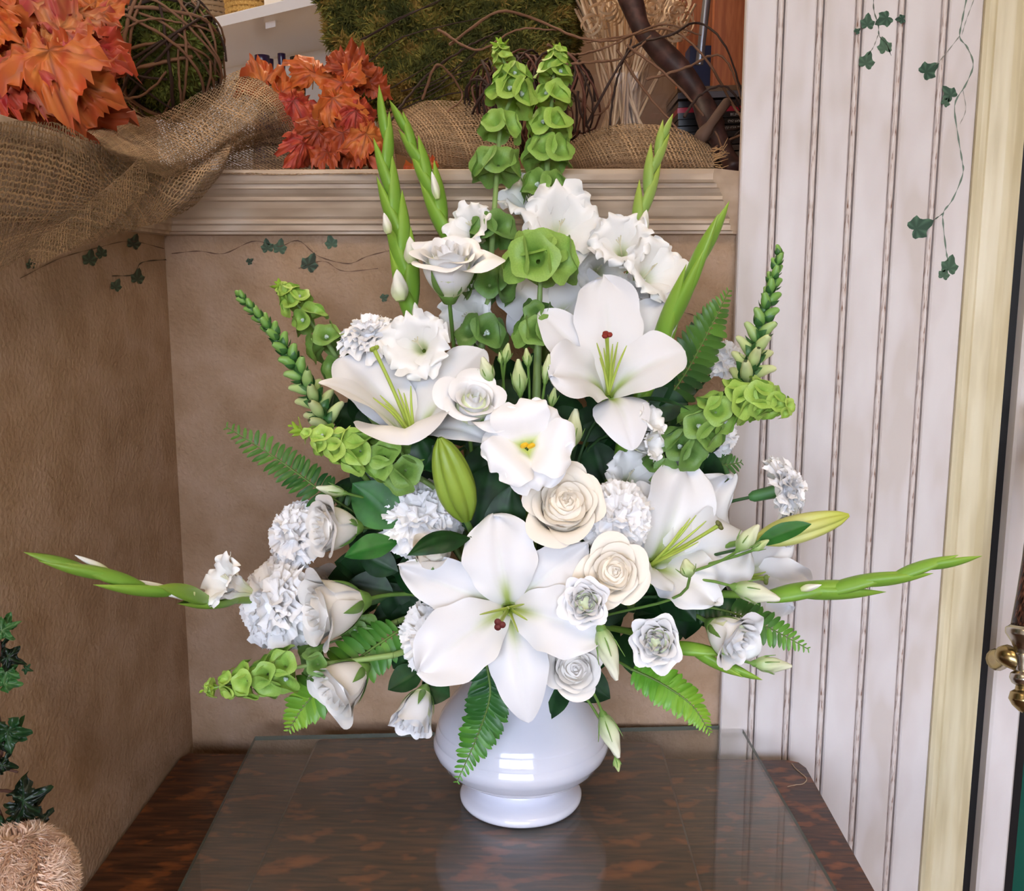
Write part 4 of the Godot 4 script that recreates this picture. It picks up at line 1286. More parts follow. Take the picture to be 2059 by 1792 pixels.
func lily(label: String, c: Vector3, a: Vector3, throat: float, petals: Array, pistil: Vector3, stigma: Color, stamens: Array) -> void:
	var t := thing("lily", label, "lily", c, "open white lilies")
	var tint := func(u: float, s: float) -> Color:
		var k := (1.0 - smoothstep(.20, .52, u)) * exp(-s * s * (5.0 + 50.0 * u)) + (1.0 - smoothstep(.0, .14, u)) * .5
		var rib := exp(-s * s * 300.0) * .22 * (1.0 - smoothstep(.55, .9, u))
		return Color.WHITE.lerp(Color(.42, .56, .06), clampf(k, 0, 1)).lerp(Color(.70, .76, .55), rib)
	for p in petals:                                             # [x, y, depth offset, width px, inner?, lift, ruffle, cup]
		var tip := px(p[0], p[1], (eye - c).length() * .985 + p[2]) if p.size() < 9 else px(p[0], p[1], p[8])
		var l := tip.distance_to(c)
		var r := (tip - c)
		r = (r - a * r.dot(a)).normalized()
		var inner: bool = p[4] == 1
		var base := c - a * throat + r * .003 - (Vector3.ZERO if inner else a * .004)
		var p1 := c - a * throat * .2 + r * l * (.10 if inner else .13) - (Vector3.ZERO if inner else a * .003)
		var p2 = c.lerp(tip, .60) + a * l * p[5] - (Vector3.ZERO if inner else a * .003)
		var g := petal(base, p1, p2, tip, a - r * .35, p[3] / F * (eye - c).length(), WIDE if inner else NARROW, p[7], p[6], 2.6, tint, 28, 17, .05)
		wpart("petal", g, M.lily_white, t)
	for s in stamens:
		var tip := px(s[0], s[1], (eye - c).length() * .985 + s[2])
		var g := Geo.new()
		var b := c - a * throat * .8
		g.tube(spline([b, b.lerp(tip, .5) + a * .006, tip], 10), [.0017, .0016, .0015, .0014, .0013, .0012, .0011, .0010, .0008, .0004], 6)
		wpart("stamen", g, mat("stamen", rgb(188, 208, 92), .5), t)
	var pt := px(pistil.x, pistil.y, (eye - c).length() * .985 + pistil.z)
	var g := Geo.new()
	var b := c - a * throat * .8
	var way := spline([b, b.lerp(pt, .55) + a * .005, pt], 12)
	g.tube(way, [.0023, .0022, .002, .0019, .0018, .0018, .0018, .0018, .0018, .0019, .0021, .0024], 8)
	var ps := wpart("pistil", g, mat("pistil", rgb(168, 190, 74), .5), t)
	var d: Vector3 = (way[11] - way[9]).normalized()
	var f := frame(d)
	g = Geo.new()
	for k in 3:
		var o := f * Vector3(cos(TAU * k / 3.0), sin(TAU * k / 3.0), 0) * .0026
		g.lathe([[.0, -.0022], [.0024, -.0012], [.0032, .0004], [.0026, .0020], [.0, .0026]], Transform3D(f * Basis(Vector3.RIGHT, PI / 2), pt + o - t.position), 10)
	part("stigma", g, mat("stigma_%d" % t.get_index(), stigma, .6), ps, Transform3D(), "dark stigma")
	wpart("stem", stalk(c - a * throat, -a, .0032), M.stem_green, t)
	g = Geo.new()
	g.lathe([[.003, -.004], [.007, .0], [.0085, .006], [.006, .011]], Transform3D(frame(a) * Basis(Vector3.RIGHT, PI / 2), c - a * (throat + .004) - t.position), 14)
	part("receptacle", g, M.stem_pale, t)

# roses and lisianthus: cupped petals wound about an axis
func wound(called: String, label: String, cat: String, grp: String, c: Vector3, a: Vector3, r: float, m: Material, o := {}) -> Node3D:
	var t := thing(called, label, cat, c, grp)
	var n: int = o.get("n", 17) + 5
	var lip: float = o.get("lip", .40)
	var ruffle: float = o.get("ruffle", .02)
	var tall: float = o.get("tall", 1.25)
	var core: float = o.get("core", .05)
	var turn: float = o.get("turn", 2.4)
	var shut: float = o.get("shut", .55)
	var low: float = o.get("low", 1.1)
	var blush: Color = o.get("blush", Color.WHITE)
	var f := frame(a, o.get("roll", rng.randf() * TAU)) * Basis(Vector3.RIGHT, PI / 2)      # local y runs out along the axis
	for k in n:
		var q := float(k) / (n - 1)
		var rk := r * lerpf(core, .66, pow(q, .85))
		var half := lerpf(2.3, 1.12, pow(q, .6))
		var h := r * lerpf(tall, low, q)
		var lk := lerpf(.03, lip, pow(q, 1.4)) * r
		var at := k * turn
		var ph := rng.randf() * TAU
		var ph2 := rng.randf() * TAU
		var tipk := rng.randf_range(.02, .07) * float(o.get("tip", 1.0))
		var g := Geo.new()
		var nu := 13
		var nv := 19
		for i in nu:
			for j in nv:
				var v := float(j) / (nv - 1) * 2.0 - 1.0
				var e := 1.0 - .30 * pow(absf(v), 3.0) - .05 * v * v
				var u := float(i) / (nu - 1) * e
				var rr := rk * (.30 + .70 * pow(sin(minf(u * 1.35, 1.0) * PI / 2), .75))
				rr *= 1.0 + .10 * v * (1.0 - q * .6) + .02 * sin(v * 3.0 + ph)
				var y := -r * .95 + h * u
				var w := maxf(0.0, u - .58) / .42
				rr *= 1.0 - shut * pow(1.0 - q, 1.3) * smoothstep(.45, 1.0, u)
				rr += lk * w * w * (1.0 + .25 * sin(v * 2.6 + ph2)) + ruffle * r * w * sin(v * 7.0 + ph)
				y -= lk * .55 * w * w * w * w
				y += ruffle * r * w * sin(v * 6.0 + ph2) * 1.0 + tipk * r * w * exp(-v * v * 18.0)
				var th := at + v * half * (1.0 - .25 * (1.0 - u))
				g.ink = blush.lerp(Color.WHITE, smoothstep(.02, .42, u))
				g.point(f * Vector3(cos(th) * rr, y, sin(th) * rr), Vector2(v, u))
		g.weave(0, nu, nv)
		part("petal", g, m, t)
	# the packed heart under the petal rims
	var hd: float = o.get("heart", .17)
	var hg := Geo.new()
	hg.ink = o.get("heart_tint", Color.WHITE)
	hg.lathe([[.0, r * (tall - .95 - hd)], [r * .12, r * (tall - .97 - hd)], [r * .30, r * (tall - 1.04 - hd)], [r * .46, r * (low - 1.06 - hd)], [r * .54, r * (low - 1.35 - hd)], [r * .3, -r * .85]], Transform3D(f), 20)
	part("heart", hg, m, t)
	# calyx, sepals, stem
	var base := c - a * r * .95
	var g := Geo.new()
	g.lathe([[.0025, -.22 * r], [.16 * r, -.18 * r], [.24 * r, -.02 * r], [.30 * r, .08 * r], [.26 * r, .13 * r]], Transform3D(f, base - c), 16)
	var cal := part("calyx", g, M.stem_green, t)
	for k in 5:
		var th := TAU * k / 5.0
		var d := f * Vector3(cos(th), 0, sin(th))
		var s = r * o.get("sepal", .75)
		var g2 := petal(base - c + d * r * .15, base - c + d * r * .40 + a * s * .1, base - c + d * r * .58 + a * s * .45, base - c + d * r * .66 + a * s, -d, r * .24, LEAF, .3, .0, 1.0, func(_u, _s): return lin(112, 150, 74), 9, 5)
		part("sepal", g2, M.plant, cal)
	wpart("stem", stalk(base - a * r * .1, -a, .0022), M.stem_green, t)
	return t

var frill := []
func carnation(label: String, c: Vector3, a: Vector3, r: float, n := 44, wide := 1.5) -> void:
	if frill.is_empty():
		for k in 5:
			var g := Geo.new()
			var ph := rng.randf() * TAU
			var ph2 := rng.randf() * TAU
			g.sheet(9, 40, func(u, v):
				var s: float = v * 2.0 - 1.0
				var w: float = .10 + .74 * pow(u, 1.15)
				var saw := absf(fposmod(s * 6.5 + k * .3, 1.0) - .5) * 2.0
				var y: float = u * (1.0 - .20 * s * s) - .055 * saw * u * u * u * u * u * u
				var z: float = u * u * (.15 * sin(s * 5.0 + ph) + .075 * sin(s * 11.0 + ph2)) - .26 * u * u * u + .05 * sin(u * 9.0 + s * 4.0 + ph) * u
				return Vector3(s * w, y, z))
			frill.append(g.mesh())
	var t := thing("carnation", label, "carnation", c, "white carnations")
	var base := c - a * r * .62
	var f := frame(a, rng.randf() * TAU)
	for k in n:
		var q := (k + .5) / n
		var th := wide * pow(q, .62)
		var ph := k * 2.39996 + rng.randf_range(-.2, .2)
		var d := f * Vector3(sin(th) * cos(ph), sin(th) * sin(ph), cos(th))
		var x := d.cross(a + f.x * .01).normalized()
		var z := x.cross(d)
		var b := Basis(x, d, z) * Basis(Vector3.UP, rng.randf_range(-.35, .35) + (PI / 2 if k < 5 else 0.0))
		var s := r * lerpf(.74, 1.10, q) * rng.randf_range(.92, 1.08)
		part("petal", frill[k % 5], M.carnation_white, t, Transform3D(b.scaled_local(Vector3(s * .95, s, s)), base - c + d * r * .04))
	part("heart", blob(base - c + a * r * .12, Vector3.ONE * r * .36, 14, .1), M.carnation_white, t)
	var g := Geo.new()
	g.lathe([[.003, -1.05 * r], [.12 * r, -1.02 * r], [.19 * r, -.9 * r], [.21 * r, -.5 * r], [.235 * r, -.05 * r], [.20 * r, .06 * r]], Transform3D(f * Basis(Vector3.RIGHT, PI / 2), base - c), 18, func(_i, th): return 1.0 + .04 * cos(th * 5.0))
	part("calyx", g, mat("calyx_green", rgb(66, 118, 62), .5), t)
	wpart("stem", stalk(base - a * r * 1.03, -a, .0017), M.stem_dark, t)

# a funnel bloom of six ruffled tepals, part of a gladiolus
func floret(t: Node3D, c: Vector3, a: Vector3, r: float, deep: float, ruffle := .09, roll := 0.0, flare := .5) -> void:
	var h := Node3D.new()
	h.name = "bloom"
	h.position = c - t.position
	t.add_child(h, true)
	var f := frame(a, roll)
	for k in [1, 3, 5, 0, 2, 4]:
		var th = TAU * k / 6.0
		var inner: bool = k % 2 == 0
		var d := f * Vector3(sin(th), cos(th), 0)
		var s := r * rng.randf_range(.92, 1.08) * (1.0 if inner else 1.05)
		var base := c - a * deep + d * .002
		var tip := c + d * s + a * r * (.02 if inner else -.12)
		var g := petal(base, c - a * deep * .45 + d * s * .22, c + d * s * flare + a * r * .20, tip, a - d * .5, s * (1.18 if inner else 1.05), BROAD, .12, ruffle * 1.15, 3.4, func(u, w): return Color.WHITE.lerp(Color(.62, .68, .30), (1.0 - smoothstep(.05, .4, u)) * .8), 22, 15, .03)
		wpart("tepal", g, M.glad_white, h)
	for k in 3:
		var g := Geo.new()
		var e := c + f * Vector3((k - 1) * .003, .004 + .001 * k, 0) - a * .002
		g.tube([c - a * deep * .8, c - a * deep * .3 + f.y * .003, e], [.0007], 5)
		wpart("stamen", g, mat("glad_stamen", rgb(236, 232, 206), .6), h)

func sheath(p0: Vector3, p1: Vector3, w: float, out: Vector3, wrap: float, base: Color, tip: Color, bow: float) -> Geo:
	var g := Geo.new()
	var prof := [.62, .86, .98, 1.0, .95, .86, .72, .52, .28, .02]
	var z := (p1 - p0).normalized()
	out = (out - z * out.dot(z)).normalized()
	var x := z.cross(out)
	for i in 14:
		var u := i / 13.0
		var p := p0.lerp(p1, u) + out * bow * sin(u * PI) * p0.distance_to(p1)
		var r := along(prof, u) * w * .5
		for j in 11:
			var s := j / 10.0 * 2.0 - 1.0
			var a := s * wrap
			var crease := 1.0 + .10 * exp(-s * s * 40.0)
			g.ink = base.lerp(tip, clampf(u * u * .9 + .25 * s * s * s * s, 0, 1))
			g.point(p + (out * (cos(a) * .62 * crease) + x * sin(a)) * r - out * r * .25, Vector2(s, u))
	g.weave(0, 14, 11)
	return g

func gladiolus(label: String, way: Array, n: int, l0: float, l1: float, w0: float, first := 0.0, pale := 0.0, spread := .15) -> Node3D:
	# way: photo points with distance, from the thick end to the tip; l, w in photo pixels
	var pts := []
	for q in way:
		pts.append(pv(q))
	var t := thing("gladiolus", label, "gladiolus", pts[0], "gladiolus stems")
	var s := spline(pts, 60)
	var g := Geo.new()
	var rad := []
	var unit: float = way[0].z / F
	for i in 60:
		rad.append(unit * w0 * lerpf(.20, .05, i / 59.0))
	g.tube(s, rad, 8)
	wpart("stem", g, mat("glad_stem", rgb(126, 164, 66), .45), t)
	wpart("stem", stalk(s[0], s[0] - s[4], unit * w0 * .20), M.glad_stem, t)
	for i in n:
		var q := first + (1.0 - first) * float(i) / n * .97
		var at := q * 59.0
		var k := mini(int(at), 58)
		var p: Vector3 = s[k].lerp(s[k + 1], at - k)
		var z: Vector3 = (s[mini(k + 3, 59)] - s[maxi(k - 3, 0)]).normalized()
		var side: Vector3 = z.cross(look.z).normalized() * (1.0 if i % 2 else -1.0)
		var last := i == n - 1
		var l: float = lerpf(l0, l1, float(i) / (n - 1)) * unit
		var w: float = lerpf(w0, w0 * .62, float(i) / (n - 1)) * unit
		var out: Vector3 = side * .85 + look.z * .55
		var e: Vector3 = p + (z + (Vector3.ZERO if last else side * spread)).normalized() * l
		wpart("bract", sheath(p - z * l * .06, e, w, out, 2.25, lin(120 + pale * 40, 168 + pale * 20, 58 + pale * 50), lin(150 + pale * 30, 184, 66), .03), M.plant, t)
	return t

func glad_bud(t: Node3D, a: Vector3, e: Vector3, w: float) -> void:    # white petal tips pushing out of a bract
	var p0 := pv(a)
	var p1 := pv(e)
	var g := spindle(p0, p1, w / F * a.z, [.5, .85, 1.0, .95, .8, .62, .4, .05], [lin(206, 220, 150), lin(240, 240, 224), lin(248, 247, 242)], 3, .22, 1.4, 1.0, 15, 14)
	wpart("opening_bud", g, M.plant, t)

var bells := []
func bell_meshes() -> void:
	for k in 4:
		var g := Geo.new()
		var ph := rng.randf() * TAU
		var two := rng.randf_range(.06, .16)
		g.sheet(11, 26, func(u, v):
			var th: float = v * TAU
			var r: float = .10 + .55 * pow(u, .8) + .42 * pow(maxf(0, u - .6) / .4, 1.6)
			r *= 1.0 + u * u * (.07 * cos(th * 5.0 + ph) + two * cos(th * 2.0 + ph))
			var z: float = .95 * pow(u, .92) - .16 * u * u * u * u * cos(th * 2.0 + ph * .7) + .05 * u * u * u * cos(th * 5.0 + ph) - .15 * pow(maxf(0, u - .8) / .2, 2.0)
			return Vector3(cos(th) * r, sin(th) * r, z), func(u, _v): return Color(.95, .97, .92).lerp(Color(1.3, 1.22, 1.3), smoothstep(.93, 1.0, u)))
		bells.append(g.mesh())

func bell_spike(label: String, way: Array, whorls: Array, tip_n := 6, w0 := 15.0) -> Node3D:
	# whorls: [place along the stem 0..1, whorl radius px, bells, tone 0 dark .. 1 bright, forward lean]
	if bells.is_empty():
		bell_meshes()
	var pts := []
	for q in way:
		pts.append(pv(q))
	var t := thing("bells_of_ireland", label, "bell flower", pts[0], "bells of Ireland stems")
	var s := spline(pts, 60)
	var unit: float = way[0].z / F
	var g := Geo.new()
	var rad := []
	for i in 60:
		rad.append(unit * w0 * lerpf(.5, .12, i / 59.0))
	g.tube(s, rad, 9)
	wpart("stem", g, mat("bell_stem", rgb(142, 172, 98), .5), t)
	wpart("stem", stalk(s[0], s[0] - s[4], unit * w0 * .5), M.bell_stem, t)
	for w in whorls:
		var at: float = w[0] * 59.0
		var k := mini(int(at), 58)
		var p: Vector3 = s[k].lerp(s[k + 1], at - k)
		var z: Vector3 = (s[mini(k + 3, 59)] - s[maxi(k - 3, 0)]).normalized()
		var f := frame(z, rng.randf() * TAU)
		var r: float = w[1] * unit
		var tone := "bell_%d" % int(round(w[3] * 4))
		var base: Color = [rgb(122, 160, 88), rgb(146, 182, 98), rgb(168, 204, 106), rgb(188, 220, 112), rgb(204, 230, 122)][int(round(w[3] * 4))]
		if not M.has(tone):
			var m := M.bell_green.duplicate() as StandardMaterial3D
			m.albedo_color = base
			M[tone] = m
		for i in w[2]:
			var a = TAU * i / w[2] + rng.randf_range(-.25, .25)
			var o := f * Vector3(cos(a), sin(a), 0)
			var d = (o * rng.randf_range(.85, 1.1) + z * w[4] * rng.randf_range(.7, 1.3) + look.z * .15).normalized()
			var size := r * rng.randf_range(.50, .60)
			var b := part("bell", bells[rng.randi() % 4], M[tone], t, Transform3D(frame(d, rng.randf() * TAU).scaled_local(Vector3(size, size, size * 1.05)), p + o * r * .24 - t.position))
			if i % 3 == 0 and w[1] > 34:
				var g2 := Geo.new()
				for e in 3:
					g2.lathe([[.0, .0], [.10, .08], [.13, .2], [.0, .30]], Transform3D(Basis(Vector3(0, 0, 1), e * 2.1) * Basis(Vector3.RIGHT, PI / 2 - .3), Vector3(.06 * cos(e * 2.1), .06 * sin(e * 2.1), .35)), 8)
				part("tiny_flower", g2, mat("tiny_white", rgb(206, 222, 216), .5), b)
	for i in tip_n:
		var q := 1.0 - i * .016
		var p: Vector3 = s[int(q * 59)]
		var z: Vector3 = (s[59] - s[54]).normalized()
		var a := i * 2.4
		var o := frame(z) * Vector3(cos(a), sin(a), 0)
		var l: float = unit * (7.0 + i * 2.2)
		var g2 := petal(p, p + (o * .5 + z) * l * .4, p + (o * .9 + z) * l * .8, p + (o * 1.1 + z * 1.2) * l, z - o, l * .8, LEAF, .3, .05, 1.0, func(_u, _s): return lin(168, 204, 70), 7, 5)
		wpart("tip_bract", g2, M.plant, t)
	return t

var leaflet := []
func fern(label: String, way: Array, n: int, l: float, face: Vector3, c0: Color, c1: Color, shape := [.55, .8, .95, 1.0, .97, .9, .78, .6, .38, .15]) -> void:
	# way: base to tip; the frond carries n pairs of leaflets up to l pixels long
	if leaflet.is_empty():
		for k in 3:
			leaflet.append(petal(Vector3.ZERO, Vector3(0, .35, .04), Vector3(.04, .7, .03), Vector3(.10 * (k - .5), 1.0, -.12 - .05 * k), Vector3(0, 0, 1), .31, OBLONG, .14, .02, 3.0, null, 9, 5, .03).mesh())
	var pts := []
	for q in way:
		pts.append(pv(q))
	var t := thing("fern_frond", label, "fern", pts[0], "fern fronds")
	var s := spline(pts, 60)
	var unit: float = way[0].z / F
	var g := Geo.new()
	var rad := []
	for i in 60:
		rad.append(unit * lerpf(3.2, 1.0, i / 59.0))
	g.tube(s, rad, 6)
	wpart("rachis", g, mat("rachis", rgb(96, 128, 52), .5), t)
	wpart("stem", stalk(s[0], s[0] - s[6], unit * 3.0), M.rachis, t)
	var nf := dir(face.x, face.y, face.z)
	var mats := []
	for k in 4:
		var cc := c0.lerp(c1, k / 3.0)
		mats.append(mat("fern_%d_%d_%d" % [int(cc.r * 255), int(cc.g * 255), int(cc.b * 255)], cc, .42, {"backlight": Color(.22, .30, .10)}))
	for i in n:
		var q := .04 + .95 * float(i) / (n - 1)
		for side in [-1.0, 1.0]:
			var at: float = clampf(q + side * .004, 0, 1) * 59.0
			var k := mini(int(at), 58)
			var p: Vector3 = s[k].lerp(s[k + 1], at - k)
			var z: Vector3 = (s[mini(k + 2, 59)] - s[maxi(k - 2, 0)]).normalized()
			var x = z.cross(nf).normalized() * side
			var len := along(shape, q) * l * unit * rng.randf_range(.92, 1.06)
			var y = (x + z * lerpf(.22, .75, q * q) + nf * rng.randf_range(-.12, .2)).normalized()
			var nn = (nf - y * nf.dot(y)).normalized()
			nn = (nn + z * rng.randf_range(-.25, .1)).normalized()
			var xx = y.cross(nn).normalized()
			part("leaflet", leaflet[rng.randi() % 3], mats[clampi(int(q * 3.99 + rng.randf_range(-.6, .6)), 0, 3)], t, Transform3D(Basis(xx, y, xx.cross(y)).scaled_local(Vector3.ONE * len), p - t.position))

func snapdragon(label: String, way: Array, n: int, l: float, open_from: float) -> Node3D:
	var pts := []
	for q in way:
		pts.append(pv(q))
	var t := thing("snapdragon", label, "snapdragon", pts[0], "snapdragon stems")
	var s := spline(pts, 60)
	var unit: float = way[0].z / F
	var g := Geo.new()
	var rad := []
	for i in 60:
		rad.append(unit * lerpf(6.5, 2.0, i / 59.0))
	g.tube(s, rad, 8)
	wpart("stem", g, M.stem_green, t)
	wpart("stem", stalk(s[0], s[0] - s[4], unit * 6.0), M.stem_green, t)
	for i in n:
		var q := float(i) / (n - 1)
		var at := (.04 + .955 * q) * 59.0
		var k := mini(int(at), 58)
		var p: Vector3 = s[k].lerp(s[k + 1], at - k)
		var z: Vector3 = (s[mini(k + 3, 59)] - s[maxi(k - 3, 0)]).normalized()
		var a := i * 2.2
		var o := frame(z) * Vector3(cos(a), sin(a), 0)
		var len := l * unit * lerpf(1.15, .5, q)
		var open := clampf((open_from - q) / .3, 0, 1)
		var d := (o * lerpf(.9, .45, q) + z * lerpf(.55, 1.0, q)).normalized()
		var e := p + d * len * lerpf(1.0, 1.25, open)
		var b := spindle(p, e, len * lerpf(.62, .55, open), [.45, .85, 1.0, 1.0, .88, .72, .66, .30], [lin(92, 142, 62), lin(120, 168, 80).lerp(lin(206, 222, 150), open), lin(136, 180, 92).lerp(lin(228, 234, 178), open)], 2, .12, .3, .9, 12, 10, z * len * .10)
		var bud := wpart("bud", b, M.plant, t)
		for m in 3:
			var th := TAU * m / 3.0 + a
			var oo := frame(d) * Vector3(cos(th), sin(th), 0)
			var lq := p - t.position
			var sp := petal(lq, lq + oo * len * .34, lq + d * len * .3 + oo * len * .42, lq + d * len * .62 + oo * len * .34, -oo, len * .42, LEAF, .3, .0, 1.0, func(_u, _s): return lin(58, 104, 50), 7, 5)
			part("sepal", sp, M.plant, bud)
	return t

func lis_bud(label: String, a: Vector3, e: Vector3, w: float, green := .35) -> void:
	var p0 := pv(a)
	var p1 := pv(e)
	var t := thing("lisianthus_bud", label, "flower bud", p0, "lisianthus buds")
	var c0 := lin(132, 168, 86)
	var c1 := lin(232, 236, 206).lerp(lin(176, 202, 116), green)
	var c2 := lin(244, 242, 228).lerp(lin(206, 218, 148), green)
	wpart("petals", spindle(p0, p1, w / F * a.z, [.34, .70, .92, 1.0, .98, .88, .72, .55, .42, .18], [c0, c1, c2], 5, .16, 1.8, 1.0, 20, 20), M.plant, t)
	var l := p0.distance_to(p1)
	var z := (p1 - p0).normalized()
	var g := Geo.new()
	g.lathe([[.0012, -.1 * l], [.09 * l, -.02 * l], [.10 * l, .05 * l]], Transform3D(frame(z) * Basis(Vector3.RIGHT, PI / 2), p0 - t.position), 10)
	var cal := part("calyx", g, M.stem_green, t)
	for k in 5:
		var o := frame(z) * Vector3(cos(TAU * k / 5.0), sin(TAU * k / 5.0), 0)
		var r := w / F * a.z * .5
		var sp := Geo.new()
		sp.tube([o * r * .25, z * l * .3 + o * r * .95, z * l * rng.randf_range(.5, .62) + o * r * rng.randf_range(1.1, 1.5)], [.0008, .0007, .0003], 5)
		part("sepal", sp, M.stem_green, cal)
	wpart("stem", stalk(p0 - z * l * .08, -z, .0014), M.stem_green, t)

func lily_bud(label: String, a: Vector3, e: Vector3, w: float, cols: Array) -> void:
	var t := thing("lily_bud", label, "flower bud", pv(a), "closed lily buds")
	wpart("petals", spindle(pv(a), pv(e), w / F * a.z, [.30, .62, .84, .96, 1.0, .98, .93, .84, .70, .50, .12], cols, 6, .22, .12, .95, 48, 30), M.plant, t)
	wpart("stem", stalk(pv(a), pv(a) - pv(e), .003), M.stem_green, t)

func sprig(label: String, leaves: Array, m: String, grp := "leaf sprigs", called := "leaf_sprig") -> void:
	# leaves: [base, tip, width px, face, cup, bow]
	var b0: Vector3 = leaves[0][0]
	var t := thing(called, label, "leaves", pv(b0), grp)
	for l in leaves:
		var p0 := pv(l[0])
		var p1 := pv(l[1])
		var f := dir(l[3].x, l[3].y, l[3].z)
		var len := p0.distance_to(p1)
		var g := petal(p0, p0.lerp(p1, .33) + f * len * l[5], p0.lerp(p1, .68) + f * len * l[5], p1, f, l[2] / F * l[0].z, LEAF, l[4], .015, 2.0, null, 18, 11, .045)
		wpart("leaf", g, M[m], t)
	wpart("stem", stalk(pv(b0), pv(b0) - pv(leaves[0][1]), .0016), M.stem_dark, t)

# ---------------------------------------------------------------- the bouquet
func v3(x: float, y: float, z: float) -> Vector3:
	return Vector3(x, y, z)
func build_flowers() -> void:
	flower_mats()
	build_lilies()
	build_roses()
	build_lisianthus()
	build_carnations()
	build_gladiolus()
	build_bells()
	build_greens()

func build_lilies() -> void:
	lily("large white lily at the front centre, drooping over the vase rim", px(1020, 1222, .905), dir(-.05, .18, 1), .030, [
		[992, 1036, .03, 150, 1, .16, .045, .10], [1216, 1275, .00, 140, 1, .10, .05, .12], [842, 1352, -.01, 150, 1, .08, .045, .12],
		[1180, 1094, .03, 112, 0, .14, .045, .16], [1062, 1454, .01, 122, 0, .17, .02, -.16], [804, 1138, .04, 116, 0, .12, .045, .12]],
		v3(1004, 1256, -.045), rgb(104, 40, 38), [[965, 1236, -.03], [1054, 1215, -.03], [1060, 1247, -.03], [1042, 1271, -.035], [1005, 1250, -.03], [1022, 1222, -.045]])
	lily("white lily at upper right with a dark red stigma standing up", px(1228, 752, .965), dir(-.02, .55, .85), .040, [
		[1212, 556, .05, 140, 1, .02, .045, .16], [1378, 706, .01, 130, 1, .10, .03, .14], [1108, 758, -.01, 150, 1, .14, .04, .18],
		[1086, 626, .04, 120, 0, .04, .03, .14], [1352, 596, .07, 130, 0, .02, .045, .14], [1272, 906, -.01, 116, 0, .22, .01, -.12]],
		v3(1220, 674, -.01), rgb(134, 34, 22), [[1200, 690, -.01], [1232, 692, -.01], [1242, 688, .0], [1260, 695, .0], [1206, 720, -.01], [1214, 700, .0]])
	lily("white lily at left seen from the side with one long upright style", px(820, 822, .965), dir(-.12, .80, .52), .045, [
		[688, 718, .05, 150, 1, .0, .03, .14], [972, 702, .04, 150, 1, -.02, .03, .12], [822, 895, -.05, 190, 1, .30, .01, .22],
		[792, 700, .08, 110, 0, .0, .02, .12], [640, 772, -.03, 96, 0, .18, .03, .10], [985, 892, -.02, 100, 0, .20, .03, .10]],
		v3(752, 702, .02), rgb(150, 170, 60), [[750, 800, -.01], [764, 795, .0], [800, 782, .0], [826, 776, .01], [775, 812, -.01], [812, 790, .01]])
	lily("white lily at right with its style pointing towards the white boards", px(1336, 1128, .955), dir(.30, .22, .92), .035, [
		[1376, 930, .03, 150, 1, .10, .06, .14], [1502, 1098, .03, 165, 1, .10, .09, .12], [1306, 1172, -.02, 100, 1, .12, .03, .10],
		[1286, 966, .03, 90, 0, .08, .03, .14], [1468, 962, .06, 150, 0, .08, .09, .14], [1444, 1214, -.01, 130, 0, .14, .06, .10]],
		v3(1446, 1056, -.01), rgb(110, 112, 60), [[1400, 1036, .0], [1388, 1042, .0], [1420, 1048, .0], [1404, 1090, -.02], [1372, 1060, .0], [1410, 1078, -.01]])
	lily("white lily half hidden behind the big central bell whorl", px(1105, 625, 1.07), dir(.05, .35, .9), .035, [
		[1218, 566, .02, 130, 1, .10, .03, .12], [1010, 560, .02, 120, 1, .08, .03, .12], [1130, 690, -.01, 130, 1, .1, .03, .1],
		[1100, 520, .03, 110, 0, .1, .02, .1], [1195, 650, .01, 110, 0, .1, .02, .1], [1020, 668, .01, 110, 0, .1, .02, .1]],
		v3(1112, 650, -.02), rgb(150, 170, 90), [[1110, 660, -.02], [1122, 655, -.02]])
	lily("white lily with its curled petals at far right above the snowy buds", px(1520, 1165, 1.0), dir(.55, -.05, .8), .030, [
		[1586, 1098, .02, 120, 1, .06, .07, .12], [1560, 1232, .02, 120, 1, .10, .05, .12], [1455, 1170, -.01, 110, 1, .10, .04, .12],
		[1632, 1172, .02, 90, 0, .10, .06, .10], [1500, 1100, .02, 100, 0, .10, .03, .1], [1590, 1218, .03, 120, 0, .10, .05, .1]],
		v3(1540, 1165, -.02), rgb(150, 170, 90), [[1548, 1160, -.02], [1540, 1150, -.02]])
	lily_bud("large closed green lily bud leaning left above the front lily", v3(938, 1046, .945), v3(884, 880, .915), 82, [lin(122, 150, 44), lin(150, 178, 68), lin(132, 160, 52)])
	lily_bud("yellow green lily bud pointing right in front of the beadboard", v3(1520, 1086, .96), v3(1707, 1036, .95), 60, [lin(196, 206, 110), lin(214, 216, 132), lin(186, 196, 74)])

func rose(label: String, c: Vector3, a: Vector3, r: float, m := "rose_cream", o := {}) -> void:
	wound("rose", label, "rose", "cream and white roses", c, a, r / F * 1.0 * (eye - c).length(), M[m], o)
func lisi(label: String, c: Vector3, a: Vector3, r: float, o := {}) -> Node3D:
	var p := {"n": 12, "lip": .62, "ruffle": .045, "core": .14, "tall": 1.25, "blush": Color(.74, .84, .44), "sepal": .9, "heart": .3, "heart_tint": Color(.80, .86, .55)}
	p.merge(o, true)
	return wound("lisianthus", label, "lisianthus", "open lisianthus flowers", c, a, r / F * (eye - c).length(), M.lisianthus_white, p)

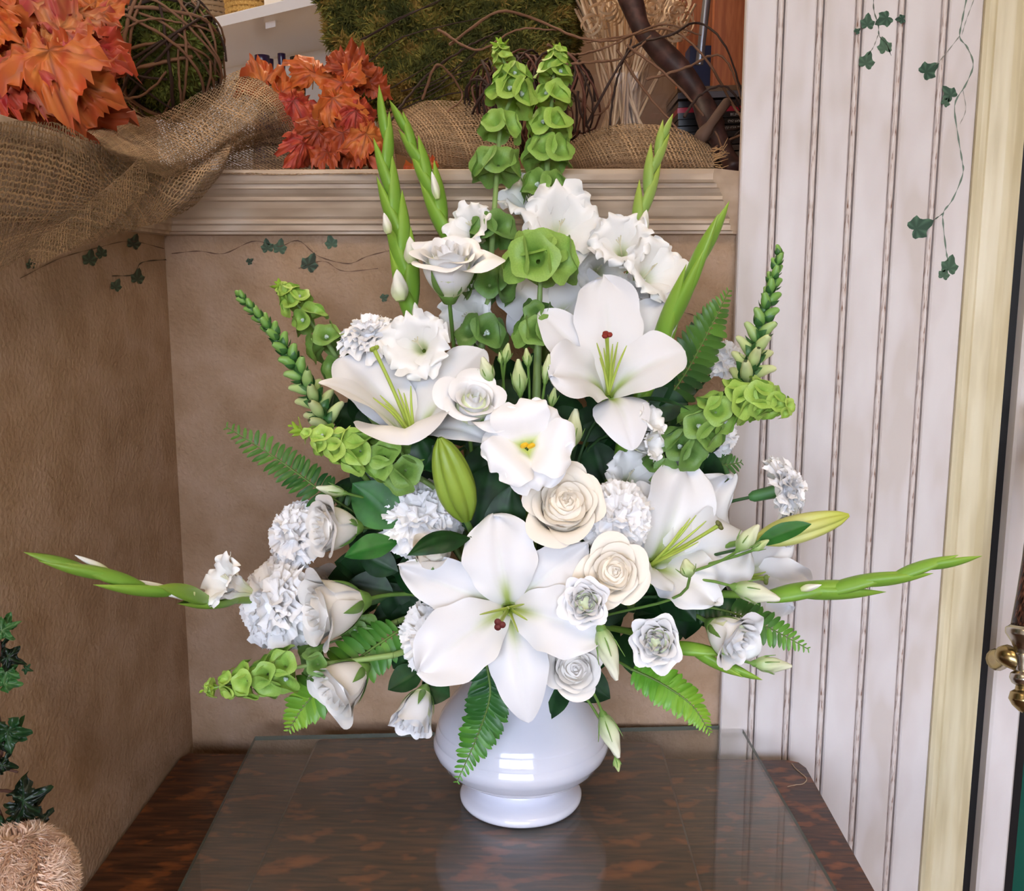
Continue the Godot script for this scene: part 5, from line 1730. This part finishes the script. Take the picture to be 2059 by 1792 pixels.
func build_roses() -> void:
	rose("large open cream rose below the yellow centred flower", px(1138, 1012, .925), dir(.06, .42, .9), 93, "rose_cream", {"n": 19, "lip": .42, "roll": .4})
	rose("cream rose with a tight spiral just right of the front lily", px(1236, 1150, .915), dir(.0, .18, 1), 76, "rose_cream", {"n": 19, "lip": .46, "roll": 2.0})
	rose("white rose resting against the vase, lowest of the roses", px(1156, 1345, .925), dir(.10, .12, 1), 66, "rose_white", {"n": 19, "lip": .40, "roll": 1.0})
	rose("cream rosebud half tucked under a dark curled leaf", px(872, 1104, .935), dir(.1, .75, .6), 58, "rose_cream", {"n": 11, "lip": .12, "roll": .8})
	rose("large white rose at left facing the corner beside the tall carnation", px(645, 1226, .935), dir(-.78, -.10, .55), 92, "rose_white", {"n": 14, "lip": .36, "roll": 2.6, "low": 1.25})
	rose("white rose facing left beside the leafy sprig at middle left", px(652, 1064, .955), dir(-.80, .0, .6), 72, "rose_white", {"n": 14, "lip": .46, "ruffle": .03, "roll": .6, "low": 1.25})
	rose("dim white rose behind the large left rose", px(640, 1178, 1.06), dir(-.4, .5, .6), 60, "rose_white", {"n": 11, "lip": .35})
	rose("white rosebud at lower left lying over the bright fern", px(672, 1388, .93), dir(-.62, -.42, .65), 76, "rose_white", {"n": 13, "lip": .30, "roll": 1.7, "low": 1.25})

func build_lisianthus() -> void:
	lisi("white lisianthus on a thin dark stem at the top left of the bouquet", px(902, 520, 1.0), dir(.02, .80, .55), 84, {"lip": .56, "roll": .3, "ruffle": .05, "low": 1.3, "tall": 1.3})
	lisi("white lisianthus shaped like a rose beside the left lily", px(956, 802, .93), dir(.18, .55, .8), 70, {"n": 11, "lip": .6, "roll": 1.2, "ruffle": .02})
	lisi("double lisianthus with folded green centre right of the front lily", px(1176, 1213, .89), dir(-.15, .10, 1), 58, {"n": 19, "lip": .34, "core": .20, "ruffle": .085, "tip": 0.0, "tall": 1.05, "low": 1.0, "shut": .25, "heart": .34})
	lisi("double lisianthus facing left below the cream rose, at lower right", px(1316, 1292, .93), dir(-.32, .10, .95), 62, {"n": 19, "lip": .30, "core": .18, "ruffle": .085, "tip": 0.0, "tall": 1.05, "low": 1.0, "shut": .25, "heart": .34})
	lisi("white lisianthus facing down right in front of the beadboard, at lower right", px(1480, 1290, .94), dir(.55, -.35, .75), 68, {"n": 13, "lip": .35, "ruffle": .05, "low": 1.3})
	lisi("small greenish white lisianthus nodding low left of the vase", px(836, 1436, .94), dir(-.25, -.70, .65), 54, {"n": 12, "lip": .15, "ruffle": .06, "low": 1.6, "tall": 1.6, "blush": Color(.70, .80, .36)})
	# the wide open one
	var c := px(1060, 890, .915)
	var a := dir(.0, .22, 1)
	var t := thing("lisianthus", "wide open white lisianthus with a yellow centre", "lisianthus", c, "open lisianthus flowers")
	var r := 90.0 / F * .915
	var f := frame(a, .25)
	for k in [0, 2, 4, 1, 3, 5]:
		var th = TAU * k / 6.0
		var d := f * Vector3(sin(th), cos(th), 0)
		var back := .006 if k % 2 else .0
		var tip := c + d * r * rng.randf_range(.96, 1.08) - a * (.004 + back)
		var g := petal(c - a * (.022 + back) + d * .002, c - a * (.010 + back) + d * r * .25, c + d * r * .6 + a * (.014 - back), tip, a - d * .4, r * 1.34, BROAD, .12, .036, 2.0, func(u, s): return Color.WHITE.lerp(Color(.58, .70, .14), (1.0 - smoothstep(.06, .30, u)) * .9), 18, 15, .02)
		wpart("petal", g, M.lisianthus_white, t)
	for k in 2:
		var g := Geo.new()
		g.lathe([[.0, -.0025], [.0035, -.0018], [.0042, .0], [.003, .0018], [.0, .0024]], Transform3D(f * Basis(Vector3(0, 0, 1), .15), c + f * Vector3((k - .5) * .006, -.001 - .002 * k, -.004) - t.position), 12)
		part("stigma", g, mat("yellow_stigma", rgb(236, 190, 22), .5), t)
	wpart("stem", stalk(c - a * .026, -a, .0018), M.stem_green, t)
	# buds
	lis_bud("plump upright bud just right of the yellow centred flower", v3(1148, 900, .95), v3(1158, 822, .95), 38, .45)
	lis_bud("slim cream bud hanging down below the front lily's right petal", v3(1208, 1262, .90), v3(1240, 1368, .90), 44, .1)
	lis_bud("drooping cream bud at the right flank of the vase", v3(1212, 1436, .965), v3(1244, 1524, .96), 40, .15)
	lis_bud("tiny green bud hanging lowest beside the vase", v3(1238, 1524, .97), v3(1244, 1552, .97), 15, .9)
	lis_bud("cream bud pointing right below the downward lisianthus", v3(1516, 1334, .945), v3(1592, 1340, .945), 34, .3)
	lis_bud("white bud pointing right between far right lily petals", v3(1476, 1180, .935), v3(1568, 1206, .93), 42, .05)
	lis_bud("pale bud rising before the right lily's style", v3(1484, 1106, .925), v3(1526, 1056, .925), 36, .35)
	lis_bud("little green bud below the pale rising bud", v3(1514, 1106, .93), v3(1546, 1086, .93), 19, .8)
	lis_bud("small greenish bud on the right lily's lowest petal", v3(1386, 1160, .91), v3(1378, 1124, .91), 34, .6)
	lis_bud("cream bud pointing left beneath the left fern", v3(694, 992, .97), v3(636, 980, .97), 24, .3)
	lis_bud("largest upright green bud between the lily and bell stems", v3(1046, 792, .99), v3(1042, 722, .99), 32, .75)
	lis_bud("small closed bud on a thin stem, leftmost of the central buds", v3(1016, 728, 1.0), v3(1022, 690, 1.0), 20, .85)
	lis_bud("tiny bud beside the leftmost of the central buds", v3(1008, 732, 1.0), v3(1004, 708, 1.0), 11, .9)
	lis_bud("slender bud against the pale bell stem, above the largest central bud", v3(1062, 736, .985), v3(1058, 700, .985), 18, .85)
	lis_bud("narrow bud leaning on the upper right lily's left petal", v3(1096, 768, .955), v3(1104, 712, .955), 20, .6)
	lis_bud("lowest small bud of those under the upper right lily", v3(1108, 818, .955), v3(1116, 778, .955), 17, .85)
	lis_bud("pale bud poking up behind the left lily's right petal", v3(986, 768, .95), v3(970, 718, .95), 30, .35)

func build_carnations() -> void:
	carnation("tall white carnation turned sideways at far left beside the large rose", px(522, 1212, .965), dir(-.62, .12, .75), 84.0 / F * .96, 37)
	carnation("white carnation beside the middle left rose", px(568, 1070, .985), dir(-.62, .2, .75), 64.0 / F * .98, 31)
	carnation("frilly white carnation under the green lily bud, facing the front", px(838, 1040, .965), dir(-.12, .2, 1), 74.0 / F * .96, 40)
	carnation("white carnation squeezed between the two cream roses", px(1248, 1040, .935), dir(.15, .15, 1), 68.0 / F * .93, 36)
	carnation("white carnation at the left flank of the front lily", px(858, 1290, .945), dir(-.35, .1, .9), 72.0 / F * .94, 37)
	carnation("white carnation with upturned frills at upper left above the lily", px(732, 650, 1.02), dir(-.25, .85, .40), 60.0 / F * 1.02, 31)
	carnation("white carnation at far right with its green calyx showing", px(1606, 978, .99), dir(.86, .22, .25), 60.0 / F * .99, 42)
	carnation("white carnation behind the right bell stem", px(1452, 886, 1.06), dir(.45, -.35, .8), 52.0 / F * 1.06, 28)
	carnation("white carnation at right behind the upright fern", px(1468, 718, 1.1), dir(.25, .35, .9), 40.0 / F * 1.1, 25)
	carnation("white carnation between the upper right lily and gladiolus blooms", px(1290, 592, 1.05), dir(.1, .35, .9), 62.0 / F * 1.05, 31)

func build_gladiolus() -> void:
	var t := gladiolus("tallest green gladiolus spike, leftmost of the upright spikes", [v3(836, 660, 1.04), v3(812, 520, 1.05), v3(785, 380, 1.055), v3(764, 190, 1.06)], 9, 175, 105, 44, .0)
	glad_bud(t, v3(806, 605, 1.02), v3(798, 542, 1.02), 38)
	glad_bud(t, v3(828, 530, 1.02), v3(824, 476, 1.02), 32)
	glad_bud(t, v3(782, 470, 1.03), v3(772, 428, 1.03), 20)
	glad_bud(t, v3(838, 640, 1.02), v3(834, 608, 1.02), 18)
	floret(t, px(836, 690, .99), dir(-.12, .1, 1), 66.0 / F, .04, .07, .3)
	t = gladiolus("green gladiolus spike bending left, second of the upright spikes", [v3(908, 500, 1.07), v3(876, 400, 1.075), v3(838, 310, 1.08), v3(790, 215, 1.085)], 7, 140, 70, 38, .05)
	glad_bud(t, v3(880, 400, 1.06), v3(868, 345, 1.055), 18)
	floret(t, px(938, 452, 1.05), dir(-.5, .3, .8), 52.0 / F * 1.05, .035, .06, .1)
	t = gladiolus("slender pale gladiolus spike at upper right in front of the mantel", [v3(1278, 500, 1.07), v3(1300, 390, 1.08), v3(1322, 310, 1.085), v3(1345, 250, 1.09)], 6, 130, 62, 32, .05, .6)
	glad_bud(t, v3(1288, 470, 1.05), v3(1300, 422, 1.05), 26)
	floret(t, px(1248, 484, 1.03), dir(-.15, .25, 1), 60.0 / F, .045, .09, .5)
	floret(t, px(1322, 540, 1.02), dir(.35, .2, .9), 66.0 / F, .045, .05, .2)
	t = gladiolus("thick green gladiolus spike crossing the upper right lily", [v3(1236, 950, 1.02), v3(1290, 800, 1.03), v3(1335, 680, .995), v3(1392, 555, .965), v3(1425, 490, .96)], 6, 300, 130, 56, .06, 0.0, .03)
	floret(t, px(1312, 838, .965), dir(.65, .45, .6), 34.0 / F, .03, .05, .4)
	floret(t, px(1316, 892, .97), dir(.75, .05, .6), 32.0 / F, .03, .06, .1)
	t = gladiolus("long gladiolus spike reaching far left across the brown wall", [v3(540, 1205, 1.0), v3(470, 1207, .94), v3(385, 1198, .87), v3(280, 1178, .84), v3(190, 1152, .82), v3(142, 1138, .812)], 6, 165, 100, 40, .22, 0.0, .07)
	glad_bud(t, v3(350, 1192, .855), v3(268, 1166, .845), 18)
	glad_bud(t, v3(392, 1196, .86), v3(322, 1192, .85), 26)
	glad_bud(t, v3(220, 1150, .83), v3(150, 1116, .82), 16)
	floret(t, px(440, 1166, .89), dir(-.62, .38, .6), 52.0 / F * .9, .035, .06, .2)
	t = gladiolus("long gladiolus spike reaching far right across the white boards", [v3(1550, 1198, .96), v3(1640, 1190, .955), v3(1740, 1172, .945), v3(1850, 1145, .935), v3(1915, 1132, .93)], 6, 185, 100, 44, .0, 0.0, .07)
	glad_bud(t, v3(1610, 1186, .94), v3(1652, 1176, .935), 16)
	t = gladiolus("short gladiolus tip pointing down right under the lower right lisianthus", [v3(1340, 1296, .965), v3(1410, 1318, .955), v3(1460, 1342, .95), v3(1510, 1358, .945)], 4, 120, 62, 36, .05)
	t = thing("gladiolus", "cluster of ruffled white gladiolus blooms at the top centre", "gladiolus", px(1130, 450, 1.07), "gladiolus stems")
	floret(t, px(1132, 450, 1.06), dir(.12, .15, 1), 82.0 / F * 1.06, .05, .06, .1)
	floret(t, px(1066, 392, 1.09), dir(-.15, .55, .7), 60.0 / F * 1.09, .05, .07, .6)
	floret(t, px(1210, 545, 1.08), dir(.1, -.1, 1), 50.0 / F * 1.08, .04, .07, .4)
	wpart("stem", stalk(px(1120, 470, 1.13), Vector3(0, -1, -.1), .004), M.stem_pale, t)
	t = thing("gladiolus", "small white gladiolus bloom hanging under the upper left lisianthus", "gladiolus", px(935, 640, 1.06), "gladiolus stems")
	floret(t, px(935, 640, 1.06), dir(-.35, -.05, .9), 58.0 / F * 1.06, .035, .06, .4)
	wpart("stem", stalk(px(940, 640, 1.10), Vector3(0, -1, -.1), .004), M.stem_pale, t)
	t = thing("gladiolus", "narrow white gladiolus bloom between the carnation and right lily", "gladiolus", px(1275, 950, 1.0), "gladiolus stems")
	floret(t, px(1275, 955, 1.0), dir(.2, .35, .9), 54.0 / F, .035, .06, .2)
	wpart("stem", stalk(px(1275, 960, 1.04), Vector3(0, -1, -.1), .004), M.stem_pale, t)

func build_bells() -> void:
	bell_spike("tall bell spike with a budded tip, left of the two tallest", [v3(968, 700, 1.05), v3(982, 590, 1.055), v3(990, 480, 1.06), v3(1000, 340, 1.07), v3(1008, 250, 1.075), v3(1034, 175, 1.08), v3(1012, 120, 1.085), v3(1002, 84, 1.085)],
		[[.03, 56, 5, .0, .2], [.16, 60, 6, .1, .15], [.30, 54, 6, .1, .2], [.43, 58, 6, .35, .2], [.555, 48, 5, .4, .3], [.67, 56, 7, .7, .35], [.745, 44, 6, .8, .5], [.85, 26, 4, .9, .7], [.91, 22, 4, 1.0, .9], [.95, 16, 4, 1.0, 1.0]], 8)
	bell_spike("tall bell spike with crowded tip, right of the two tallest", [v3(1095, 440, 1.09), v3(1100, 340, 1.095), v3(1106, 250, 1.1), v3(1114, 150, 1.1), v3(1124, 96, 1.1)],
		[[.14, 56, 6, .3, .3], [.32, 58, 6, .5, .3], [.48, 52, 6, .7, .4], [.62, 44, 6, .8, .5], [.74, 40, 6, .85, .7], [.85, 30, 5, .9, .9], [.93, 24, 4, 1.0, 1.1]], 4)
	bell_spike("thick bell stem standing in the bouquet's centre with one big whorl", [v3(1078, 830, 1.02), v3(1082, 690, 1.015), v3(1086, 580, 1.01), v3(1090, 500, 1.005)],
		[[.38, 56, 6, .15, .2], [.50, 40, 4, .1, .2], [.88, 82, 6, .40, .15], [.96, 62, 5, .6, .6]], 0, 20)
	bell_spike("bell spike leaning left behind the snapdragon at upper left", [v3(700, 770, 1.04), v3(668, 705, 1.045), v3(630, 655, 1.05), v3(592, 605, 1.05), v3(560, 572, 1.05)],
		[[.10, 48, 5, .1, .2], [.32, 48, 5, .3, .3], [.55, 42, 5, .5, .4], [.72, 38, 6, .8, .6], [.84, 28, 5, .9, .8], [.93, 18, 4, .9, 1.0]], 6, 12)
	bell_spike("bell spike pointing left below the left lily", [v3(850, 965, .97), v3(790, 930, .955), v3(720, 905, .95), v3(650, 885, .95), v3(588, 858, .95)],
		[[.16, 54, 6, .3, .3], [.32, 52, 6, .6, .3], [.48, 54, 7, .75, .4], [.62, 42, 6, .9, .5], [.74, 36, 6, .95, .7], [.86, 20, 4, 1.0, .9]], 8, 12)
	bell_spike("bell spike arching right in front of the beadboard", [v3(1320, 960, 1.0), v3(1385, 890, .99), v3(1440, 830, .98), v3(1510, 800, .975), v3(1590, 825, .97)],
		[[.06, 52, 5, .0, .2], [.20, 54, 6, .1, .2], [.36, 54, 6, .2, .3], [.50, 52, 6, .5, .3], [.66, 50, 7, .7, .4], [.78, 48, 7, .8, .5], [.88, 36, 6, .85, .6], [.96, 24, 5, .9, .9]], 4, 16)
	bell_spike("bell spike low at left pointing towards the plaster corner", [v3(790, 1318, .955), v3(700, 1330, .945), v3(610, 1340, .935), v3(520, 1362, .925), v3(410, 1388, .92)],
		[[.42, 40, 5, .1, .2], [.60, 50, 6, .5, .3], [.70, 46, 6, .6, .4], [.80, 42, 6, .8, .5], [.88, 32, 6, .9, .7], [.96, 20, 5, 1.0, .9]], 5, 13)
	bell_spike("shaded stub of bells behind the lower left fern", [v3(800, 1250, 1.0), v3(740, 1270, .995), v3(700, 1280, .99), v3(610, 1312, .985)],
		[[.35, 46, 5, .0, .2], [.55, 42, 5, .0, .3], [.92, 44, 6, .1, .3]], 0, 12)

func build_greens() -> void:
	snapdragon("snapdragon spike of green buds leaning left before the plaster wall", [v3(668, 880, 1.0), v3(615, 770, 1.0), v3(550, 670, 1.0), v3(484, 596, 1.0)], 34, 42, .38)
	var s := snapdragon("snapdragon spike of green buds upright against the white boards", [v3(1494, 790, 1.03), v3(1520, 700, 1.03), v3(1546, 600, 1.035), v3(1567, 512, 1.04)], 27, 46, .5)
	s.set_meta("group", "snapdragon stems")
	var dk := rgb(30, 84, 36)
	var md := rgb(70, 128, 44)
	var br := rgb(128, 176, 50)
	fern("dark fern frond with a pale tip pointing left below the left lily", [v3(760, 1060, 1.0), v3(650, 990, .99), v3(560, 925, .985), v3(455, 858, .98)], 27, 42, v3(-.1, .5, 1), dk, rgb(84, 130, 48), [.6, .8, .95, 1.0, 1.0, .95, .9, .8, .55, .25])
	fern("upright fern frond between the upper right lily and the boards", [v3(1300, 860, 1.06), v3(1372, 760, 1.065), v3(1425, 665, 1.07), v3(1466, 584, 1.075)], 24, 60, v3(.3, -.3, 1), rgb(44, 84, 38), rgb(100, 146, 52))
	fern("bright fern frond curving behind the lower left rosebud", [v3(812, 1262, .98), v3(740, 1310, .965), v3(660, 1370, .955), v3(612, 1420, .95), v3(580, 1470, .945)], 26, 62, v3(.1, .5, 1), md, br)
	fern("dark fern frond hanging over the front of the vase", [v3(978, 1330, .965), v3(985, 1400, .96), v3(960, 1480, .965), v3(918, 1574, .97)], 27, 52, v3(-.15, .3, 1), dk, rgb(84, 146, 46))
	fern("bright fern frond drooping at lower right of the vase", [v3(1268, 1345, .96), v3(1330, 1375, .955), v3(1390, 1418, .95), v3(1428, 1474, .945)], 24, 46, v3(.1, .6, 1), rgb(96, 160, 44), br)
	fern("fern frond tip right of the downward lisianthus", [v3(1390, 1215, .99), v3(1470, 1232, .985), v3(1550, 1265, .98), v3(1626, 1306, .975)], 23, 48, v3(.1, .4, 1), rgb(34, 72, 34), rgb(100, 156, 54))
	fern("short shaded fern frond below the right carnation", [v3(1370, 890, 1.07), v3(1410, 920, 1.07), v3(1450, 935, 1.07), v3(1490, 930, 1.07)], 14, 46, v3(.1, .4, 1), rgb(40, 78, 36), rgb(70, 116, 50))
	# single leaves and sprigs that can be told apart
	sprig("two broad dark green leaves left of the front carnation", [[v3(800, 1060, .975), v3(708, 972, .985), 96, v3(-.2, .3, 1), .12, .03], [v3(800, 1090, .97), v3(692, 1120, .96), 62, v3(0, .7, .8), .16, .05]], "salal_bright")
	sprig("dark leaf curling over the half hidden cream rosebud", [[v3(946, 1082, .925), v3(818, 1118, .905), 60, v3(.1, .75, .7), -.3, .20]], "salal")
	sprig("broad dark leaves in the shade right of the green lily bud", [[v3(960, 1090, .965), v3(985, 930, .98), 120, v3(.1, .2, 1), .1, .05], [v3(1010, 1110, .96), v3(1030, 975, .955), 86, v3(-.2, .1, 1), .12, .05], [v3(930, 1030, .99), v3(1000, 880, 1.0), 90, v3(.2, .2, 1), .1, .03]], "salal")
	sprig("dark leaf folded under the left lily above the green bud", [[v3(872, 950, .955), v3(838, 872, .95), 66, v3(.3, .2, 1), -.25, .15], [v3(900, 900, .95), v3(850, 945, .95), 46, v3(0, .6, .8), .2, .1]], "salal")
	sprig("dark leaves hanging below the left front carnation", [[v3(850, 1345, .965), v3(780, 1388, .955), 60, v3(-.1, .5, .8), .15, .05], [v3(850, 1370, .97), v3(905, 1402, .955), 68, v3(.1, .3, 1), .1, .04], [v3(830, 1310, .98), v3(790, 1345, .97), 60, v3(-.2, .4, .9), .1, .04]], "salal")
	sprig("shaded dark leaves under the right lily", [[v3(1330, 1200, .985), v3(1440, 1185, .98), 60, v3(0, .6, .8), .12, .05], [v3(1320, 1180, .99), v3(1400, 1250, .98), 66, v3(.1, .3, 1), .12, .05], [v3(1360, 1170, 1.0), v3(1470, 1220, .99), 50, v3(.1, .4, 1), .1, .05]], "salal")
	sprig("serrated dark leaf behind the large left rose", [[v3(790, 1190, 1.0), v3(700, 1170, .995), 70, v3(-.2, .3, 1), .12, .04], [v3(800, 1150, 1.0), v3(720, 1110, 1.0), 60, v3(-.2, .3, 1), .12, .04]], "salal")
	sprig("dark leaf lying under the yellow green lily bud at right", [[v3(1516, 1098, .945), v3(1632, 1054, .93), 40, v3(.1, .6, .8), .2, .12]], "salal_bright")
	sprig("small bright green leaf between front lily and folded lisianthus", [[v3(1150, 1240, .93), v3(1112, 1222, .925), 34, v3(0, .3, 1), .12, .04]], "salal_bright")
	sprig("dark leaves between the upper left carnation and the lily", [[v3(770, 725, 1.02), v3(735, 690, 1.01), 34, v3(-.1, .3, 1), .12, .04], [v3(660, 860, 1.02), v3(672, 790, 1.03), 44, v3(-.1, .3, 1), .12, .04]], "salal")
	sprig("narrow grass like leaf bending right over the bell stem", [[v3(1250, 812, .99), v3(1390, 828, .97), 16, v3(0, .8, .6), .2, .18]], "salal")
	# shaded filling in the heart of the bouquet
	var r := RandomNumberGenerator.new()
	r.seed = 31
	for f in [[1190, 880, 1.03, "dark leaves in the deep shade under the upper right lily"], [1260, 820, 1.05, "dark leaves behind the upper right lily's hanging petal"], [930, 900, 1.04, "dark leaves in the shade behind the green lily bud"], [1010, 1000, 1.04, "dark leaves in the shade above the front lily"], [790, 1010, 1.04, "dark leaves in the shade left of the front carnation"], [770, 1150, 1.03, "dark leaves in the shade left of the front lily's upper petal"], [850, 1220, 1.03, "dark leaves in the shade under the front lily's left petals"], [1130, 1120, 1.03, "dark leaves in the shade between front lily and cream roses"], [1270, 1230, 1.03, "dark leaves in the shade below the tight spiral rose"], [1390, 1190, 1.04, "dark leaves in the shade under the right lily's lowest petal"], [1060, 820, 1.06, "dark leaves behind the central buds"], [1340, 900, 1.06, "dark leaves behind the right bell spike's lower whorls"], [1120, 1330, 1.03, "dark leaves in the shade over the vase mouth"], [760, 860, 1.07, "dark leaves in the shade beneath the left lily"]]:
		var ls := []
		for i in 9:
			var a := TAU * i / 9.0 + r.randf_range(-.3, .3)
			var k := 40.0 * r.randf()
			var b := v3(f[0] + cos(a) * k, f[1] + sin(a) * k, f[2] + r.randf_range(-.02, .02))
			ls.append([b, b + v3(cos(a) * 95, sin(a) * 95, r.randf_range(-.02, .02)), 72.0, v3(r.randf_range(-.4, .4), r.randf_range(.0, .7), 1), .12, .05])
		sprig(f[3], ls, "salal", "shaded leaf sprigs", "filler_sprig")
